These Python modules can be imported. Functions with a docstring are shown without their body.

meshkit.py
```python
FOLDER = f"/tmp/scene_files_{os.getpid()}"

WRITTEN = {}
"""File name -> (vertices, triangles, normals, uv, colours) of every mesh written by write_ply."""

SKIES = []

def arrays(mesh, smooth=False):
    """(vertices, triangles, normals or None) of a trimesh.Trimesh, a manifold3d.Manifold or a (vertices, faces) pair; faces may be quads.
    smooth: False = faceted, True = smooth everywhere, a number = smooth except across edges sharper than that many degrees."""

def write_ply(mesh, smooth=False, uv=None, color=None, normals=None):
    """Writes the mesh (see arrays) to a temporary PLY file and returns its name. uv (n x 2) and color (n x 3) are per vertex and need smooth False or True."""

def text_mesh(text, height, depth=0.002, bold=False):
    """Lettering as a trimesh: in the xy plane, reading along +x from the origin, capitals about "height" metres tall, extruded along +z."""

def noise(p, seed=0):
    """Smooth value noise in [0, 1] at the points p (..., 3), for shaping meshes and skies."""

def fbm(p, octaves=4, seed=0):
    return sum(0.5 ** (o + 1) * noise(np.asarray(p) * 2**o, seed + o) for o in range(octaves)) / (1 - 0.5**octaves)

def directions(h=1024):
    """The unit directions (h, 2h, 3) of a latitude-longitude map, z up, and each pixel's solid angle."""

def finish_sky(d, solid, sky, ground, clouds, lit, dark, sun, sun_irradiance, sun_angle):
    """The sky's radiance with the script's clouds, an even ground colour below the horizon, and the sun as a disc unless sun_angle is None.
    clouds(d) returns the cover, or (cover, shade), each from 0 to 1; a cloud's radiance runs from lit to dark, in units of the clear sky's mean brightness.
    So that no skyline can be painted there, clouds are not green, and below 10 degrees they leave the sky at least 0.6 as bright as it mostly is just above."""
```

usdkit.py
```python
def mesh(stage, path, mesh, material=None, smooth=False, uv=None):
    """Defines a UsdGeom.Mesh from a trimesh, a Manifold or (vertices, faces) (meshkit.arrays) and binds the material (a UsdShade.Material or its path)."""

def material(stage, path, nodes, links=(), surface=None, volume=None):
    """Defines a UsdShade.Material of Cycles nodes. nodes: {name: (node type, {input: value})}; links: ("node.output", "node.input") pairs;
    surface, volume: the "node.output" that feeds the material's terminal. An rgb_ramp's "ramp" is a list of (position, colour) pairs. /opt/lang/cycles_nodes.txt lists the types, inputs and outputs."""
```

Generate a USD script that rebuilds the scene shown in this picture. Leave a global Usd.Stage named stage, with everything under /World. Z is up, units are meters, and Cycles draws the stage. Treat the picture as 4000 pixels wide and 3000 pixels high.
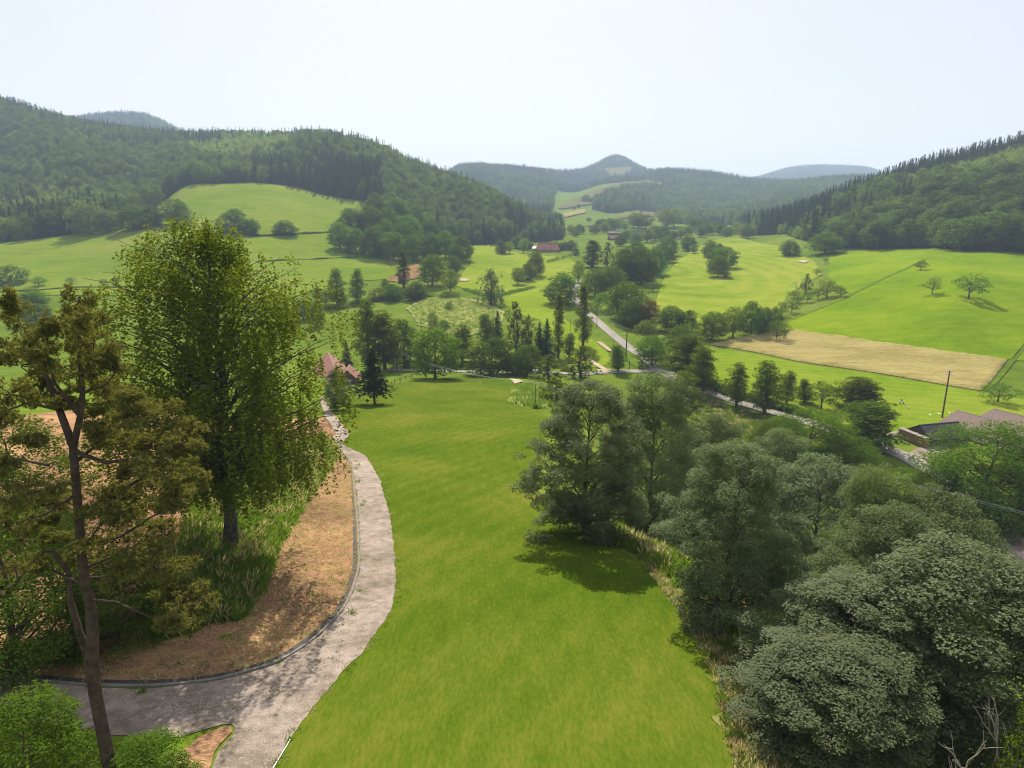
import math
import numpy as np, trimesh, usdkit, meshkit
from pxr import Usd, UsdGeom, UsdLux, UsdShade, Gf, Sdf, Vt
from scipy.interpolate import PchipInterpolator
from scipy.ndimage import gaussian_filter, map_coordinates
from scipy.spatial import Delaunay, cKDTree

stage = Usd.Stage.CreateInMemory()
UsdGeom.SetStageUpAxis(stage, UsdGeom.Tokens.z)
UsdGeom.SetStageMetersPerUnit(stage, 1.0)
world = UsdGeom.Xform.Define(stage, '/World')
stage.SetDefaultPrim(world.GetPrim())
UsdGeom.Scope.Define(stage, '/World/Looks')

# ------------------------------------------------------------------ camera, sky, sun, exposure
S = 1.66                       # scale of the valley table
CZ = 41 * S                    # camera height over the valley floor
FV, CX, CY = 1493.0, 1106.0, 829.5     # lens, in units of a 2212 x 1659 view
PITCH = math.radians(14.55)
SP, CP = math.sin(PITCH), math.cos(PITCH)
cam = UsdGeom.Camera.Define(stage, '/World/camera')
cam.AddTranslateOp().Set(Gf.Vec3d(0, 0, CZ))
cam.AddRotateXOp().Set(90 - 14.55)
cam.CreateHorizontalApertureAttr(36.0)
cam.CreateVerticalApertureAttr(27.0)
cam.CreateFocalLengthAttr(36.0 * FV / 2212)
cam.CreateClippingRangeAttr((0.5, 60000.0))
cam.CreateExposureAttr(0.8)

SUN_AZ, SUN_EL = math.radians(-5.0), math.radians(43.0)
sun = UsdLux.DistantLight.Define(stage, '/World/sun')
sun.CreateIntensityAttr(1.25)
sun.CreateAngleAttr(0.5)
sun.CreateColorAttr(Gf.Vec3f(1.0, 0.93, 0.80))
sun.GetPrim().CreateAttribute('inputs:normalize', Sdf.ValueTypeNames.Bool).Set(True)
sun.AddRotateZOp().Set(-math.degrees(SUN_AZ))
sun.AddRotateXOp().Set(-(90 - math.degrees(SUN_EL)))
dome = UsdLux.DomeLight.Define(stage, '/World/sky')
mat_sky = usdkit.material(stage, '/World/Looks/sky_air', {
    'sky': ('sky_texture', {'sky_type': 'single_scattering', 'sun_disc': False, 'sun_elevation': SUN_EL,
                            'sun_rotation': SUN_AZ, 'altitude': 250.0, 'air_density': 1.0, 'aerosol_density': 2.0, 'ozone_density': 1.0}),
    'veil': ('mix_color', {'fac': 0.68, 'b': (8.5, 8.5, 8.9), 'use_clamp': False}),     # a thin even veil of high cloud
    'bg': ('background_shader', {'strength': 0.064}),
}, [('sky.color', 'veil.a'), ('veil.result', 'bg.color')], surface='bg.background')
UsdShade.MaterialBindingAPI.Apply(dome.GetPrim()).Bind(mat_sky)

# ------------------------------------------------------------------ small tools
T_ = Sdf.ValueTypeNames
_count = {}
def path_for(name, parent='/World'):
    k = (parent, name)
    n = _count.get(k, -1) + 1
    _count[k] = n
    return f'{parent}/{name}' if n == 0 else f'{parent}/{name}_{n:03d}'
def tag(o, label=None, cat=None, group=None, kind=None):
    p = o if isinstance(o, Usd.Prim) else o.GetPrim()
    for k, v in (('label', label), ('category', cat), ('group', group), ('kind', kind)):
        if v:
            p.SetCustomDataByKey(k, v)
    return p
def obj(name, mesh, mat, parent=None, smooth=False, **tags):
    p = path_for(name, parent or '/World')
    m = usdkit.mesh(stage, p, mesh, f'/World/Looks/{mat}', smooth=smooth)
    tag(m, **tags)
    return p
def thing(name, loc, rot=0.0, scale=None, **tags):
    p = path_for(name)
    x = UsdGeom.Xform.Define(stage, p)
    x.AddTranslateOp().Set(Gf.Vec3d(*map(float, loc)))
    if rot:
        x.AddRotateZOp().Set(float(rot))
    if scale is not None:
        x.AddScaleOp().Set(Gf.Vec3f(*map(float, scale)))
    tag(x, **tags)
    return p
def smoothstep(x):
    x = np.clip(x, 0, 1)
    return x * x * (3 - 2 * x)
def join(parts):
    vs, fs, n = [], [], 0
    for m in parts:
        if hasattr(m, 'vertices'):
            v, f = np.asarray(m.vertices), np.asarray(m.faces)
        else:
            v, f = m
        vs.append(v); fs.append(np.asarray(f) + n); n += len(v)
    return np.vstack(vs), np.vstack(fs)
def box(cx, cy, cz, sx, sy, sz, rz=0.0):
    m = trimesh.creation.box([sx, sy, sz])
    if rz:
        m.apply_transform(trimesh.transformations.rotation_matrix(rz, [0, 0, 1]))
    m.apply_translation([cx, cy, cz])
    return m
def tube(points, radii, sides=6):
    p = np.asarray(points, float)
    t = np.gradient(p, axis=0)
    t /= np.linalg.norm(t, axis=1, keepdims=True) + 1e-12
    ref = np.where(np.abs(t[:, 2:]) < 0.9, [0, 0, 1.0], [1.0, 0, 0])
    a = np.cross(t, ref); a /= np.linalg.norm(a, axis=1, keepdims=True) + 1e-12
    b, ang = np.cross(t, a), np.arange(sides) * 2 * np.pi / sides
    r = np.broadcast_to(radii, (len(p),))
    v = p[:, None] + r[:, None, None] * (np.cos(ang)[None, :, None] * a[:, None] + np.sin(ang)[None, :, None] * b[:, None])
    i, j = np.meshgrid(np.arange(len(p) - 1), np.arange(sides), indexing='ij')
    q = np.stack([i * sides + j, i * sides + (j + 1) % sides, (i + 1) * sides + (j + 1) % sides, (i + 1) * sides + j], -1).reshape(-1, 4)
    f = [q[:, [0, 1, 2]], q[:, [0, 2, 3]]]
    v = v.reshape(-1, 3)
    k = np.arange(1, sides - 1)
    f += [np.stack([0 * k, k + 1, k], 1), np.stack([0 * k, k, k + 1], 1) + (len(p) - 1) * sides]
    return v, np.vstack(f)

# ------------------------------------------------------------------ the lie of the land
# knots per column of the valley: (view row, distance, height of the trees that make the line) or ('z', distance, height)
V0 = [('z', 15, 0), ('z', 100, 0), ('z', 172, 0), ('z', 255, 3.0)]
COLS = {
 -500: V0[:3] + [('z', 300, 6), (545, 410, 0), (190, 1050, 28), ('z', 1500, 200), ('z', 5200, 150)],
 0:    V0[:3] + [(650, 290, 0), (525, 430, 0), ('z', 620, 66), (205, 1050, 27), ('z', 1500, 140), ('z', 2300, 200), ('z', 5200, 120)],
 200:  V0[:3] + [(640, 300, 0), (510, 440, 0), ('z', 560, 58), (330, 700, 25), (262, 1120, 27), ('z', 1500, 150), (246, 2200, 25), ('z', 3000, 200), ('z', 5200, 120)],
 320:  V0[:3] + [(640, 300, 0), (480, 470, 0), ('z', 620, 70), (275, 1130, 27), ('z', 1500, 150), (237, 2200, 25), ('z', 3000, 240), ('z', 5200, 120)],
 430:  V0[:3] + [(640, 300, 0), (560, 360, 0), (470, 480, 0), (402, 600, 0), (318, 760, 25), (285, 1150, 27), ('z', 1500, 130), (290, 2200, 25), ('z', 5200, 120)],
 560:  V0[:3] + [(640, 300, 0), (505, 440, 0), (440, 530, 0), (398, 620, 0), ('z', 700, 112), (283, 1100, 27), ('z', 1500, 130), ('z', 5200, 120)],
 700:  V0[:3] + [(640, 300, 0), (560, 400, 0), (505, 470, 0), (430, 610, 0), (278, 950, 28), ('z', 1300, 120), ('z', 5200, 120)],
 800:  V0[:3] + [(640, 300, 0), (545, 430, 0), (510, 480, 0), (440, 600, 0), (295, 900, 28), ('z', 1300, 90), ('z', 5200, 120)],
 900:  V0[:3] + [(600, 345, 0), (545, 435, 0), ('z', 600, 50), (340, 850, 27), ('z', 1200, 70), ('z', 5200, 140)],
 1000: V0[:3] + [(600, 345, 0), (545, 450, 0), (530, 540, 0), (375, 800, 27), ('z', 1200, 60), (358, 2600, 24), ('z', 5200, 140)],
 1100: V0 + [(520, 600, 0), (420, 760, 27), ('z', 1000, 34), ('z', 1300, 60), (362, 2600, 24), ('z', 5200, 140)],
 1175: V0 + [(522, 620, 0), (468, 720, 27), ('z', 1000, 28), ('z', 1300, 50), (368, 2550, 24), ('z', 5200, 140)],
 1230: V0 + [(560, 460, 0), (500, 750, 0), (482, 950, 0), (446, 1300, 0), (420, 1500, 0), ('z', 1900, 110), (368, 2500, 24), ('z', 5200, 140)],
 1290: V0 + [(560, 460, 0), (500, 755, 0), (484, 930, 0), (460, 1120, 0), (418, 1520, 0), (402, 1700, 0), ('z', 2100, 150), (347, 2800, 24), ('z', 5200, 140)],
 1325: V0 + [(560, 460, 0), (500, 760, 0), (485, 915, 0), (466, 1080, 0), (405, 1640, 0), (392, 1750, 0), ('z', 2100, 160), (372, 2500, 0), (326, 2900, 20), ('z', 5200, 140)],
 1370: V0 + [(560, 460, 0), (498, 770, 0), (486, 900, 0), (470, 1050, 0), (402, 1680, 0), (391, 1780, 0), ('z', 2100, 160), (356, 2800, 22), ('z', 5200, 140)],
 1420: V0 + [(560, 460, 0), (492, 850, 0), (478, 1020, 0), (455, 1300, 0), (410, 1650, 0), (396, 1800, 0), (362, 2300, 27), ('z', 5200, 140)],
 1520: V0 + [(555, 465, 0), (498, 760, 0), (478, 1100, 0), (428, 1500, 20), (366, 2200, 27), ('z', 5200, 140)],
 1620: V0 + [(545, 480, 0), (507, 690, 0), (484, 900, 0), (430, 1500, 20), (383, 2100, 27), ('z', 3000, 150), (385, 4400, 20), ('z', 5200, 250)],
 1720: V0[:3] + [(600, 344, 0), (530, 490, 0), ('z', 640, 40), ('z', 800, 42), ('z', 1200, 60), (386, 1950, 27), ('z', 2900, 150), (358, 4400, 20), ('z', 5200, 300)],
 1850: V0[:3] + [(600, 310, 0), (540, 430, 0), (387, 680, 26), ('z', 950, 70), ('z', 1300, 80), (372, 1900, 27), ('z', 2900, 150), (360, 4400, 20), ('z', 5200, 300)],
 2000: V0[:3] + [(600, 280, 0), (537, 380, 0), (336, 650, 26), ('z', 950, 120), ('z', 1900, 110), ('z', 5200, 150)],
 2100: V0[:3] + [(620, 250, 0), (545, 350, 0), (311, 620, 26), ('z', 950, 140), ('z', 5200, 150)],
 2212: V0[:3] + [(640, 240, 0), (550, 330, 0), (281, 620, 26), ('z', 950, 170), ('z', 5200, 150)],
 2450: V0[:3] + [(660, 230, 0), (560, 320, 0), (220, 640, 26), ('z', 950, 230), ('z', 5200, 150)],
}
def tof(vx):
    return (np.asarray(vx, float) - CX) / FV / 1.0267
def rise(vy):
    yc = (np.asarray(vy, float) - CY) / FV
    return -(SP + yc * CP) / (CP - yc * SP)
TG = np.linspace(-1.25, 1.25, 501)
UG = np.linspace(math.log(20.0), math.log(9000.0), 700)
_keys = sorted(COLS)
_colz = []
for k in _keys:
    d, z = [], []
    for a, dist, c in COLS[k]:
        d.append(math.log(dist * S)); z.append(c if a == 'z' else CZ + rise(a) * dist * S - c)
    _colz.append(PchipInterpolator(d, z, extrapolate=False)(np.clip(UG, d[0], d[-1])))
_colz = np.array(_colz)
_kt = np.array([tof(k) for k in _keys])
FAR = PchipInterpolator(_kt, _colz, axis=0)(np.clip(TG, _kt[0], _kt[-1]))
FAR = gaussian_filter(FAR, (2.2, 4), mode='nearest')
_pl = PchipInterpolator([-200, 0, 25, 235, 262, 285, 305, 330, 9000], [48 + 34, 48.06, 43.8, 8.1, 3.7, 1.1, 0.25, 0, 0])
def lawn_level(y):
    return _pl(np.clip(y, -190, 8900))
def on_slope(vx, vy):                     # a view point on the tilted lawn
    r = -1.0 / rise(vy)
    d = 20 * r / (1 - 0.17 * r)
    yc = (vy - CY) / FV
    return np.stack([(vx - CX) / FV * d / (CP - yc * SP), d], -1)
def A(*pts):
    return np.array(pts, float)
EDGE = A((1560, 2000), (1600, 1659), (1625, 1440), (1450, 1290), (1380, 1210), (1200, 1120), (1150, 1085), (1175, 940), (1180, 880), (1130, 835), (1120, 815))
EDGE_W = on_slope(EDGE[:, 0], EDGE[:, 1])
KERB = A((-500, 1350), (-200, 1420), (0, 1460), (100, 1474), (200, 1482), (300, 1484), (450, 1472), (520, 1456), (600, 1430), (690, 1370), (745, 1310), (772, 1240), (775, 1180), (770, 1100), (764, 1040), (757, 1000), (742, 985), (715, 945), (700, 900), (688, 860))
KERB_W = on_slope(KERB[:, 0], KERB[:, 1])
def dist_line(x, y, line):
    best = np.full(np.shape(x), 1e9)
    for (ax, ay), (bx, by) in zip(line[:-1], line[1:]):
        dx, dy = bx - ax, by - ay
        u = np.clip(((x - ax) * dx + (y - ay) * dy) / (dx * dx + dy * dy), 0, 1)
        best = np.minimum(best, np.hypot(x - ax - u * dx, y - ay - u * dy))
    return best
def inside(x, y, poly):
    x, y = np.asarray(x, float), np.asarray(y, float)
    c = np.zeros(x.shape, bool)
    for (ax, ay), (bx, by) in zip(poly, np.roll(poly, -1, 0)):
        if ay != by:
            c ^= ((ay > y) != (by > y)) & (x < (bx - ax) * (y - ay) / (by - ay) + ax)
    return c
BANK = np.vstack([KERB_W, A((-260, KERB_W[-1, 1]), (-260, -200), (KERB_W[0, 0], -200))])
def near_t(y):
    return np.maximum(y, 120.0)
def height(x, y):
    x, y = np.asarray(x, float), np.asarray(y, float)
    d = np.maximum(y, 20.5)
    t = x / near_t(y)
    z = map_coordinates(FAR, [(t - TG[0]) / (TG[1] - TG[0]), (np.log(d) - UG[0]) / (UG[1] - UG[0])], order=1, mode='nearest')
    near = y < 420
    if np.any(near):
        xe = np.interp(y, EDGE_W[:, 1], EDGE_W[:, 0])
        L = lawn_level(y)
        m = 1 - smoothstep((x - xe - 1.0) / 46.0)
        far_left = 1 - smoothstep((-x - 150) / 120)
        bank = np.where(inside(x, y, BANK), 6.5 * smoothstep(dist_line(x, y, KERB_W) / 27.0), 0) * (1 - smoothstep((y - 85) / 80))
        z = z + np.where(near, L * m * far_left + bank, 0)
    # unevenness
    p = np.stack([x, y, 0 * x], -1)
    amp = np.clip((d - 60) / 900, 0, 1)
    z = z + amp * 3.0 * (meshkit.noise(p / 90.0, 3) - 0.5) + np.clip((d - 900) / 1500, 0, 1) * 26 * (meshkit.fbm(p / 330.0, 3, 5) - 0.5)
    z = z + 0.5 * (meshkit.noise(p / 17.0, 7) - 0.5) * np.clip((d - 20) / 200, 0.15, 1)
    return z
def at(vx, vy):
    """Where the sight line through a view point meets the ground."""
    vx, vy = np.broadcast_arrays(np.atleast_1d(np.asarray(vx, float)), np.atleast_1d(np.asarray(vy, float)))
    yc, xc = (vy - CY) / FV, (vx - CX) / FV
    fw = CP - yc * SP
    s = np.exp(np.linspace(math.log(16), math.log(8600), 1400))
    Y = np.broadcast_to(s, vx.shape + s.shape)
    X = (xc / fw)[..., None] * s
    Z = CZ + rise(vy)[..., None] * s
    g = Z - height(X, Y)
    below = g < 0
    i = np.clip(np.argmax(below, -1), 1, len(s) - 1)
    i = np.where(below.any(-1), i, len(s) - 1)
    g0, g1 = np.take_along_axis(g, (i - 1)[..., None], -1)[..., 0], np.take_along_axis(g, i[..., None], -1)[..., 0]
    u = np.clip(g0 / (g0 - g1 + 1e-9), 0, 1)
    y = s[i - 1] + u * (s[i] - s[i - 1])
    x = xc / fw * y
    return np.stack([x, y, height(x, y)], -1)
def kd(vx, d):
    """A point of the valley table: column and distance."""
    y = np.asarray(d, float) * S
    return np.stack([tof(vx) * y, y], -1)
def ground_z(p):
    return float(height(np.array([p[0]]), np.array([p[1]]))[0])
def view(p):
    """Back from the world to view coordinates (for sizes only)."""
    p = np.asarray(p, float)
    dz, y = p[..., 2] - CZ, p[..., 1]
    f = y * CP - dz * SP
    return CX + FV * p[..., 0] / f, CY - FV * (dz * CP + y * SP) / f

# ------------------------------------------------------------------ materials
def L(n):
    return '/World/Looks/' + n
def plain(name, col, rough=0.7, spec=0.3, var=0.12, scale=3.0, metal=0.0, bump=0.0, bscale=20.0):
    c = np.array(col, float)
    nodes = {'g': ('geometry', {}), 'n': ('noise_texture', {'scale': scale, 'detail': 4.0}),
             'r': ('rgb_ramp', {'ramp': [(0.3, tuple(c * (1 - var))), (0.7, tuple(np.minimum(c * (1 + var), 1)))]}),
             'p': ('principled_bsdf', {'roughness': rough, 'specular_ior_level': spec, 'metallic': metal})}
    links = [('g.position', 'n.vector'), ('n.fac', 'r.fac'), ('r.color', 'p.base_color')]
    if bump:
        nodes['n2'] = ('noise_texture', {'scale': bscale, 'detail': 3.0})
        nodes['b'] = ('bump', {'strength': bump, 'distance': 0.05})
        links += [('g.position', 'n2.vector'), ('n2.fac', 'b.height'), ('b.normal', 'p.normal')]
    usdkit.material(stage, L(name), nodes, links, surface='p.BSDF')
def turf(name, ramp, big=0.03, mid=0.35, fine=5.0, wts=(0.45, 0.35, 0.2), bump=0.6, bdist=0.12, stripe=None, rough=0.85, stretch=None, tint=None):
    """Grass and earth: three sizes of unevenness drive one ramp of the thing's own colours. stripe: (angle, pitch in metres, amount)."""
    nodes = {'g': ('geometry', {}),
             'm': ('mapping', {'scale': stretch or (1, 1, 1)}),
             'a': ('noise_texture', {'scale': big, 'detail': 3.0}), 'b': ('noise_texture', {'scale': mid, 'detail': 3.0, 'roughness': 0.6}),
             'c': ('noise_texture', {'scale': fine, 'detail': 3.0, 'roughness': 0.7}),
             'ka': ('math', {'math_type': 'multiply', 'value2': wts[0]}), 'kb': ('math', {'math_type': 'multiply_add', 'value2': wts[1]}),
             'kc': ('math', {'math_type': 'multiply_add', 'value2': wts[2]}),
             'r': ('rgb_ramp', {'ramp': ramp}),
             'bu': ('bump', {'strength': bump, 'distance': bdist}),
             'p': ('principled_bsdf', {'roughness': rough, 'specular_ior_level': 0.0})}
    links = [('g.position', 'a.vector'), ('g.position', 'm.vector'), ('m.vector', 'b.vector'), ('m.vector', 'c.vector'),
             ('a.fac', 'ka.value1'), ('b.fac', 'kb.value1'), ('ka.value', 'kb.value3'), ('c.fac', 'kc.value1'), ('kb.value', 'kc.value3'),
             ('c.fac', 'bu.height'), ('bu.normal', 'p.normal')]
    last = 'kc.value'
    if stripe:
        kind, arg, amount = stripe
        nodes['w'] = ('wave_texture', {'wave_type': 'rings' if kind == 'rings' else 'bands', 'bands_direction': 'x', 'rings_direction': 'z', 'scale': arg['scale'],
                                       'distortion': arg.get('distortion', 1.0), 'detail': 1.0, 'detail_scale': arg.get('dscale', 0.3)})
        nodes['wm'] = ('mapping', {'location': arg.get('loc', (0, 0, 0)), 'rotation': (0, 0, arg.get('rot', 0.0)), 'scale': arg.get('sc', (1, 1, 1))})
        nodes['kw'] = ('math', {'math_type': 'multiply_add', 'value2': amount})
        links += [('g.position', 'wm.vector'), ('wm.vector', 'w.vector'), ('w.fac', 'kw.value1'), (last, 'kw.value3')]
        last = 'kw.value'
    links += [(last, 'r.fac'), ('r.color', 'p.base_color')]
    usdkit.material(stage, L(name), nodes, links, surface='p.BSDF')
def leaf(name, c1, c2, trans, fac=0.4, rough=0.7, spec=0.0, c3=None, var=(0.8, 1.2)):
    ramp = [(0.0, c1), (0.85, c2)] + ([(1.0, c3)] if c3 else [])
    usdkit.material(stage, L(name), {
        'g': ('geometry', {}), 'o': ('object_info', {}), 'r': ('rgb_ramp', {'ramp': ramp}),
        'mv': ('map_range', {'to_min': var[0], 'to_max': var[1]}), 'mh': ('map_range', {'to_min': 0.485, 'to_max': 0.512}),
        'h': ('hsv', {'saturation': 1.0, 'fac': 1.0}), 'k': ('mix_color', {'blend_type': 'multiply', 'fac': 1.0, 'b': trans}),
        'p': ('principled_bsdf', {'roughness': rough, 'specular_ior_level': spec}), 't': ('translucent_bsdf', {}),
        'x': ('mix_closure', {'fac': fac})},
        [('g.random_per_island', 'r.fac'), ('o.random', 'mv.value'), ('o.random', 'mh.value'), ('r.color', 'h.color'), ('mv.result', 'h.value'), ('mh.result', 'h.hue'),
         ('h.color', 'p.base_color'), ('h.color', 'k.a'), ('k.result', 't.color'), ('p.BSDF', 'x.closure1'), ('t.BSDF', 'x.closure2')], surface='x.closure')
G = lambda *c: [(p, k) for p, k in c]
turf('grass_common', G((0.36, (0.062, 0.100, 0.010)), (0.50, (0.098, 0.145, 0.014)), (0.64, (0.145, 0.172, 0.030))), big=0.012, mid=0.12, fine=1.6)
turf('grass_meadow_left', G((0.36, (0.085, 0.135, 0.010)), (0.50, (0.130, 0.185, 0.014)), (0.64, (0.190, 0.200, 0.036))), big=0.012, mid=0.12, fine=0.9, stretch=(0.35, 1, 1), wts=(0.4, 0.3, 0.3), bump=0.9, bdist=0.5)
turf('grass_lawn', G((0.36, (0.040, 0.076, 0.005)), (0.50, (0.066, 0.102, 0.007)), (0.64, (0.115, 0.128, 0.016))), big=0.06, mid=1.1, fine=6.0, wts=(0.40, 0.22, 0.38), bump=0.6, bdist=0.08, stretch=(1, 0.2, 1),
     stripe=('bands', {'scale': 0.11, 'rot': 0.5, 'distortion': 5.0, 'dscale': 0.05}, 0.035))
turf('grass_hay', G((0.36, (0.082, 0.145, 0.003)), (0.50, (0.122, 0.190, 0.004)), (0.64, (0.175, 0.225, 0.009))), big=0.02, mid=0.2, fine=1.6, bump=0.9, bdist=0.3, stretch=(0.5, 1, 1))
turf('grass_fairway', G((0.36, (0.100, 0.155, 0.008)), (0.50, (0.148, 0.205, 0.012)), (0.64, (0.200, 0.230, 0.026))), big=0.012, mid=0.08, fine=0.9, bump=0.4, bdist=0.2,
     stripe=('bands', {'scale': 0.022, 'rot': 0.5, 'distortion': 4.0, 'dscale': 0.02}, 0.04))
FC = at(1440, 585)[0]
turf('grass_fairway_rings', G((0.36, (0.100, 0.150, 0.010)), (0.50, (0.148, 0.205, 0.013)), (0.64, (0.200, 0.230, 0.026))), big=0.012, mid=0.08, fine=0.9, bump=0.4, bdist=0.2,
     stripe=('rings', {'scale': 0.0185, 'loc': (-FC[0], -0.42 * FC[1], 0.0), 'distortion': 1.2, 'dscale': 0.015, 'sc': (1, 0.42, 1)}, 0.10))
turf('grass_range', G((0.36, (0.085, 0.145, 0.007)), (0.50, (0.122, 0.185, 0.010)), (0.64, (0.170, 0.210, 0.020))), big=0.02, mid=0.12, fine=1.5, bump=0.4, bdist=0.1,
     stripe=('bands', {'scale': 0.05, 'rot': -1.25, 'distortion': 1.0, 'dscale': 0.02}, 0.06))
turf('grass_dry', G((0.370, (0.150, 0.130, 0.040)), (0.500, (0.220, 0.185, 0.060)), (0.630, (0.270, 0.230, 0.085))), big=0.02, mid=0.2, fine=1.5)
turf('grass_far_brown', G((0.396, (0.085, 0.085, 0.026)), (0.604, (0.140, 0.115, 0.044))), big=0.006, mid=0.03, fine=0.3)
turf('grass_long', G((0.36, (0.055, 0.110, 0.008)), (0.50, (0.090, 0.160, 0.012)), (0.64, (0.140, 0.190, 0.028))), big=0.15, mid=0.8, fine=5.0, bump=1.0, bdist=0.3)
turf('earth_brown', G((0.396, (0.120, 0.075, 0.035)), (0.604, (0.260, 0.165, 0.075))), big=0.05, mid=0.4, fine=2.0)
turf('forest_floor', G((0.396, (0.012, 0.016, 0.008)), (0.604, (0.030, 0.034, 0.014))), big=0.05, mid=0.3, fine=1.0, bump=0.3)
turf('mulch', G((0.386, (0.150, 0.082, 0.050)), (0.474, (0.265, 0.150, 0.090)), (0.552, (0.370, 0.215, 0.115)), (0.630, (0.380, 0.275, 0.120))), big=0.12, mid=0.9, fine=6.0, wts=(0.4, 0.25, 0.35), bump=1.0, bdist=0.22, stretch=(0.55, 1, 1))
turf('gravel', G((0.370, (0.125, 0.108, 0.070)), (0.450, (0.190, 0.156, 0.126)), (0.52, (0.275, 0.225, 0.190)), (0.630, (0.380, 0.315, 0.265))), big=0.22, mid=1.3, fine=12.0, wts=(0.30, 0.32, 0.38), bump=0.9, bdist=0.06)
turf('asphalt', G((0.396, (0.200, 0.180, 0.160)), (0.604, (0.310, 0.285, 0.255))), big=0.05, mid=0.4, fine=5.0, bump=0.2, bdist=0.02)
turf('sand', G((0.40, (0.300, 0.250, 0.165)), (0.60, (0.400, 0.335, 0.235))), big=0.2, mid=1.0, fine=4.0, bump=0.2)
turf('wheat', G((0.370, (0.150, 0.125, 0.040)), (0.474, (0.255, 0.212, 0.075)), (0.630, (0.350, 0.300, 0.125))), big=0.03, mid=0.22, fine=1.6, wts=(0.35, 0.3, 0.35), bump=1.0, bdist=0.6, stretch=(0.22, 1, 1), rough=0.7)
turf('reeds', G((0.36, (0.160, 0.200, 0.045)), (0.50, (0.250, 0.270, 0.085)), (0.64, (0.350, 0.340, 0.150))), big=0.05, mid=0.3, fine=1.2, bump=1.0, bdist=0.6)
turf('verge_mix', G((0.38, (0.090, 0.140, 0.016)), (0.50, (0.200, 0.195, 0.065)), (0.62, (0.400, 0.310, 0.170))), big=0.2, mid=0.7, fine=5.0, wts=(0.4, 0.3, 0.3), bump=0.8, bdist=0.2)
plain('bark_brown', (0.090, 0.062, 0.042), 0.9, 0.1, 0.4, 4.0, bump=0.8, bscale=9.0)
plain('bark_pine', (0.060, 0.043, 0.032), 0.9, 0.1, 0.4, 3.0, bump=0.9, bscale=8.0)
plain('bark_birch', (0.070, 0.062, 0.055), 0.9, 0.1, 0.6, 2.0, bump=0.8, bscale=7.0)
plain('bark_grey', (0.300, 0.255, 0.200), 0.9, 0.1, 0.25, 6.0)
leaf('leaf_broad', (0.085, 0.135, 0.018), (0.165, 0.230, 0.034), (1.6, 1.7, 0.5), fac=0.45)
leaf('leaf_light', (0.130, 0.175, 0.030), (0.220, 0.265, 0.058), (1.5, 1.6, 0.5), fac=0.45)
leaf('leaf_dark', (0.070, 0.112, 0.022), (0.140, 0.190, 0.040), (1.6, 1.7, 0.5), fac=0.42)
leaf('leaf_maple', (0.110, 0.145, 0.062), (0.215, 0.250, 0.125), (1.5, 1.6, 0.4), fac=0.36, c3=(0.22, 0.30, 0.08), spec=0.16, rough=0.6)
leaf('leaf_birch', (0.095, 0.120, 0.016), (0.190, 0.215, 0.036), (1.6, 1.6, 0.4), fac=0.45)
leaf('wood_leaf', (0.078, 0.115, 0.034), (0.155, 0.195, 0.064), (1.6, 1.7, 0.5), fac=0.45, var=(0.5, 1.4))
leaf('wood_pale', (0.165, 0.220, 0.055), (0.270, 0.320, 0.100), (1.5, 1.6, 0.5), fac=0.5, var=(0.65, 1.2))
leaf('wood_needle', (0.034, 0.060, 0.022), (0.074, 0.108, 0.038), (1.2, 1.5, 0.6), fac=0.25, var=(0.6, 1.3))
leaf('leaf_copper', (0.150, 0.100, 0.038), (0.250, 0.170, 0.065), (1.4, 1.3, 0.7))
leaf('leaf_silver', (0.140, 0.170, 0.065), (0.240, 0.260, 0.125), (1.3, 1.5, 0.7))
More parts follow.
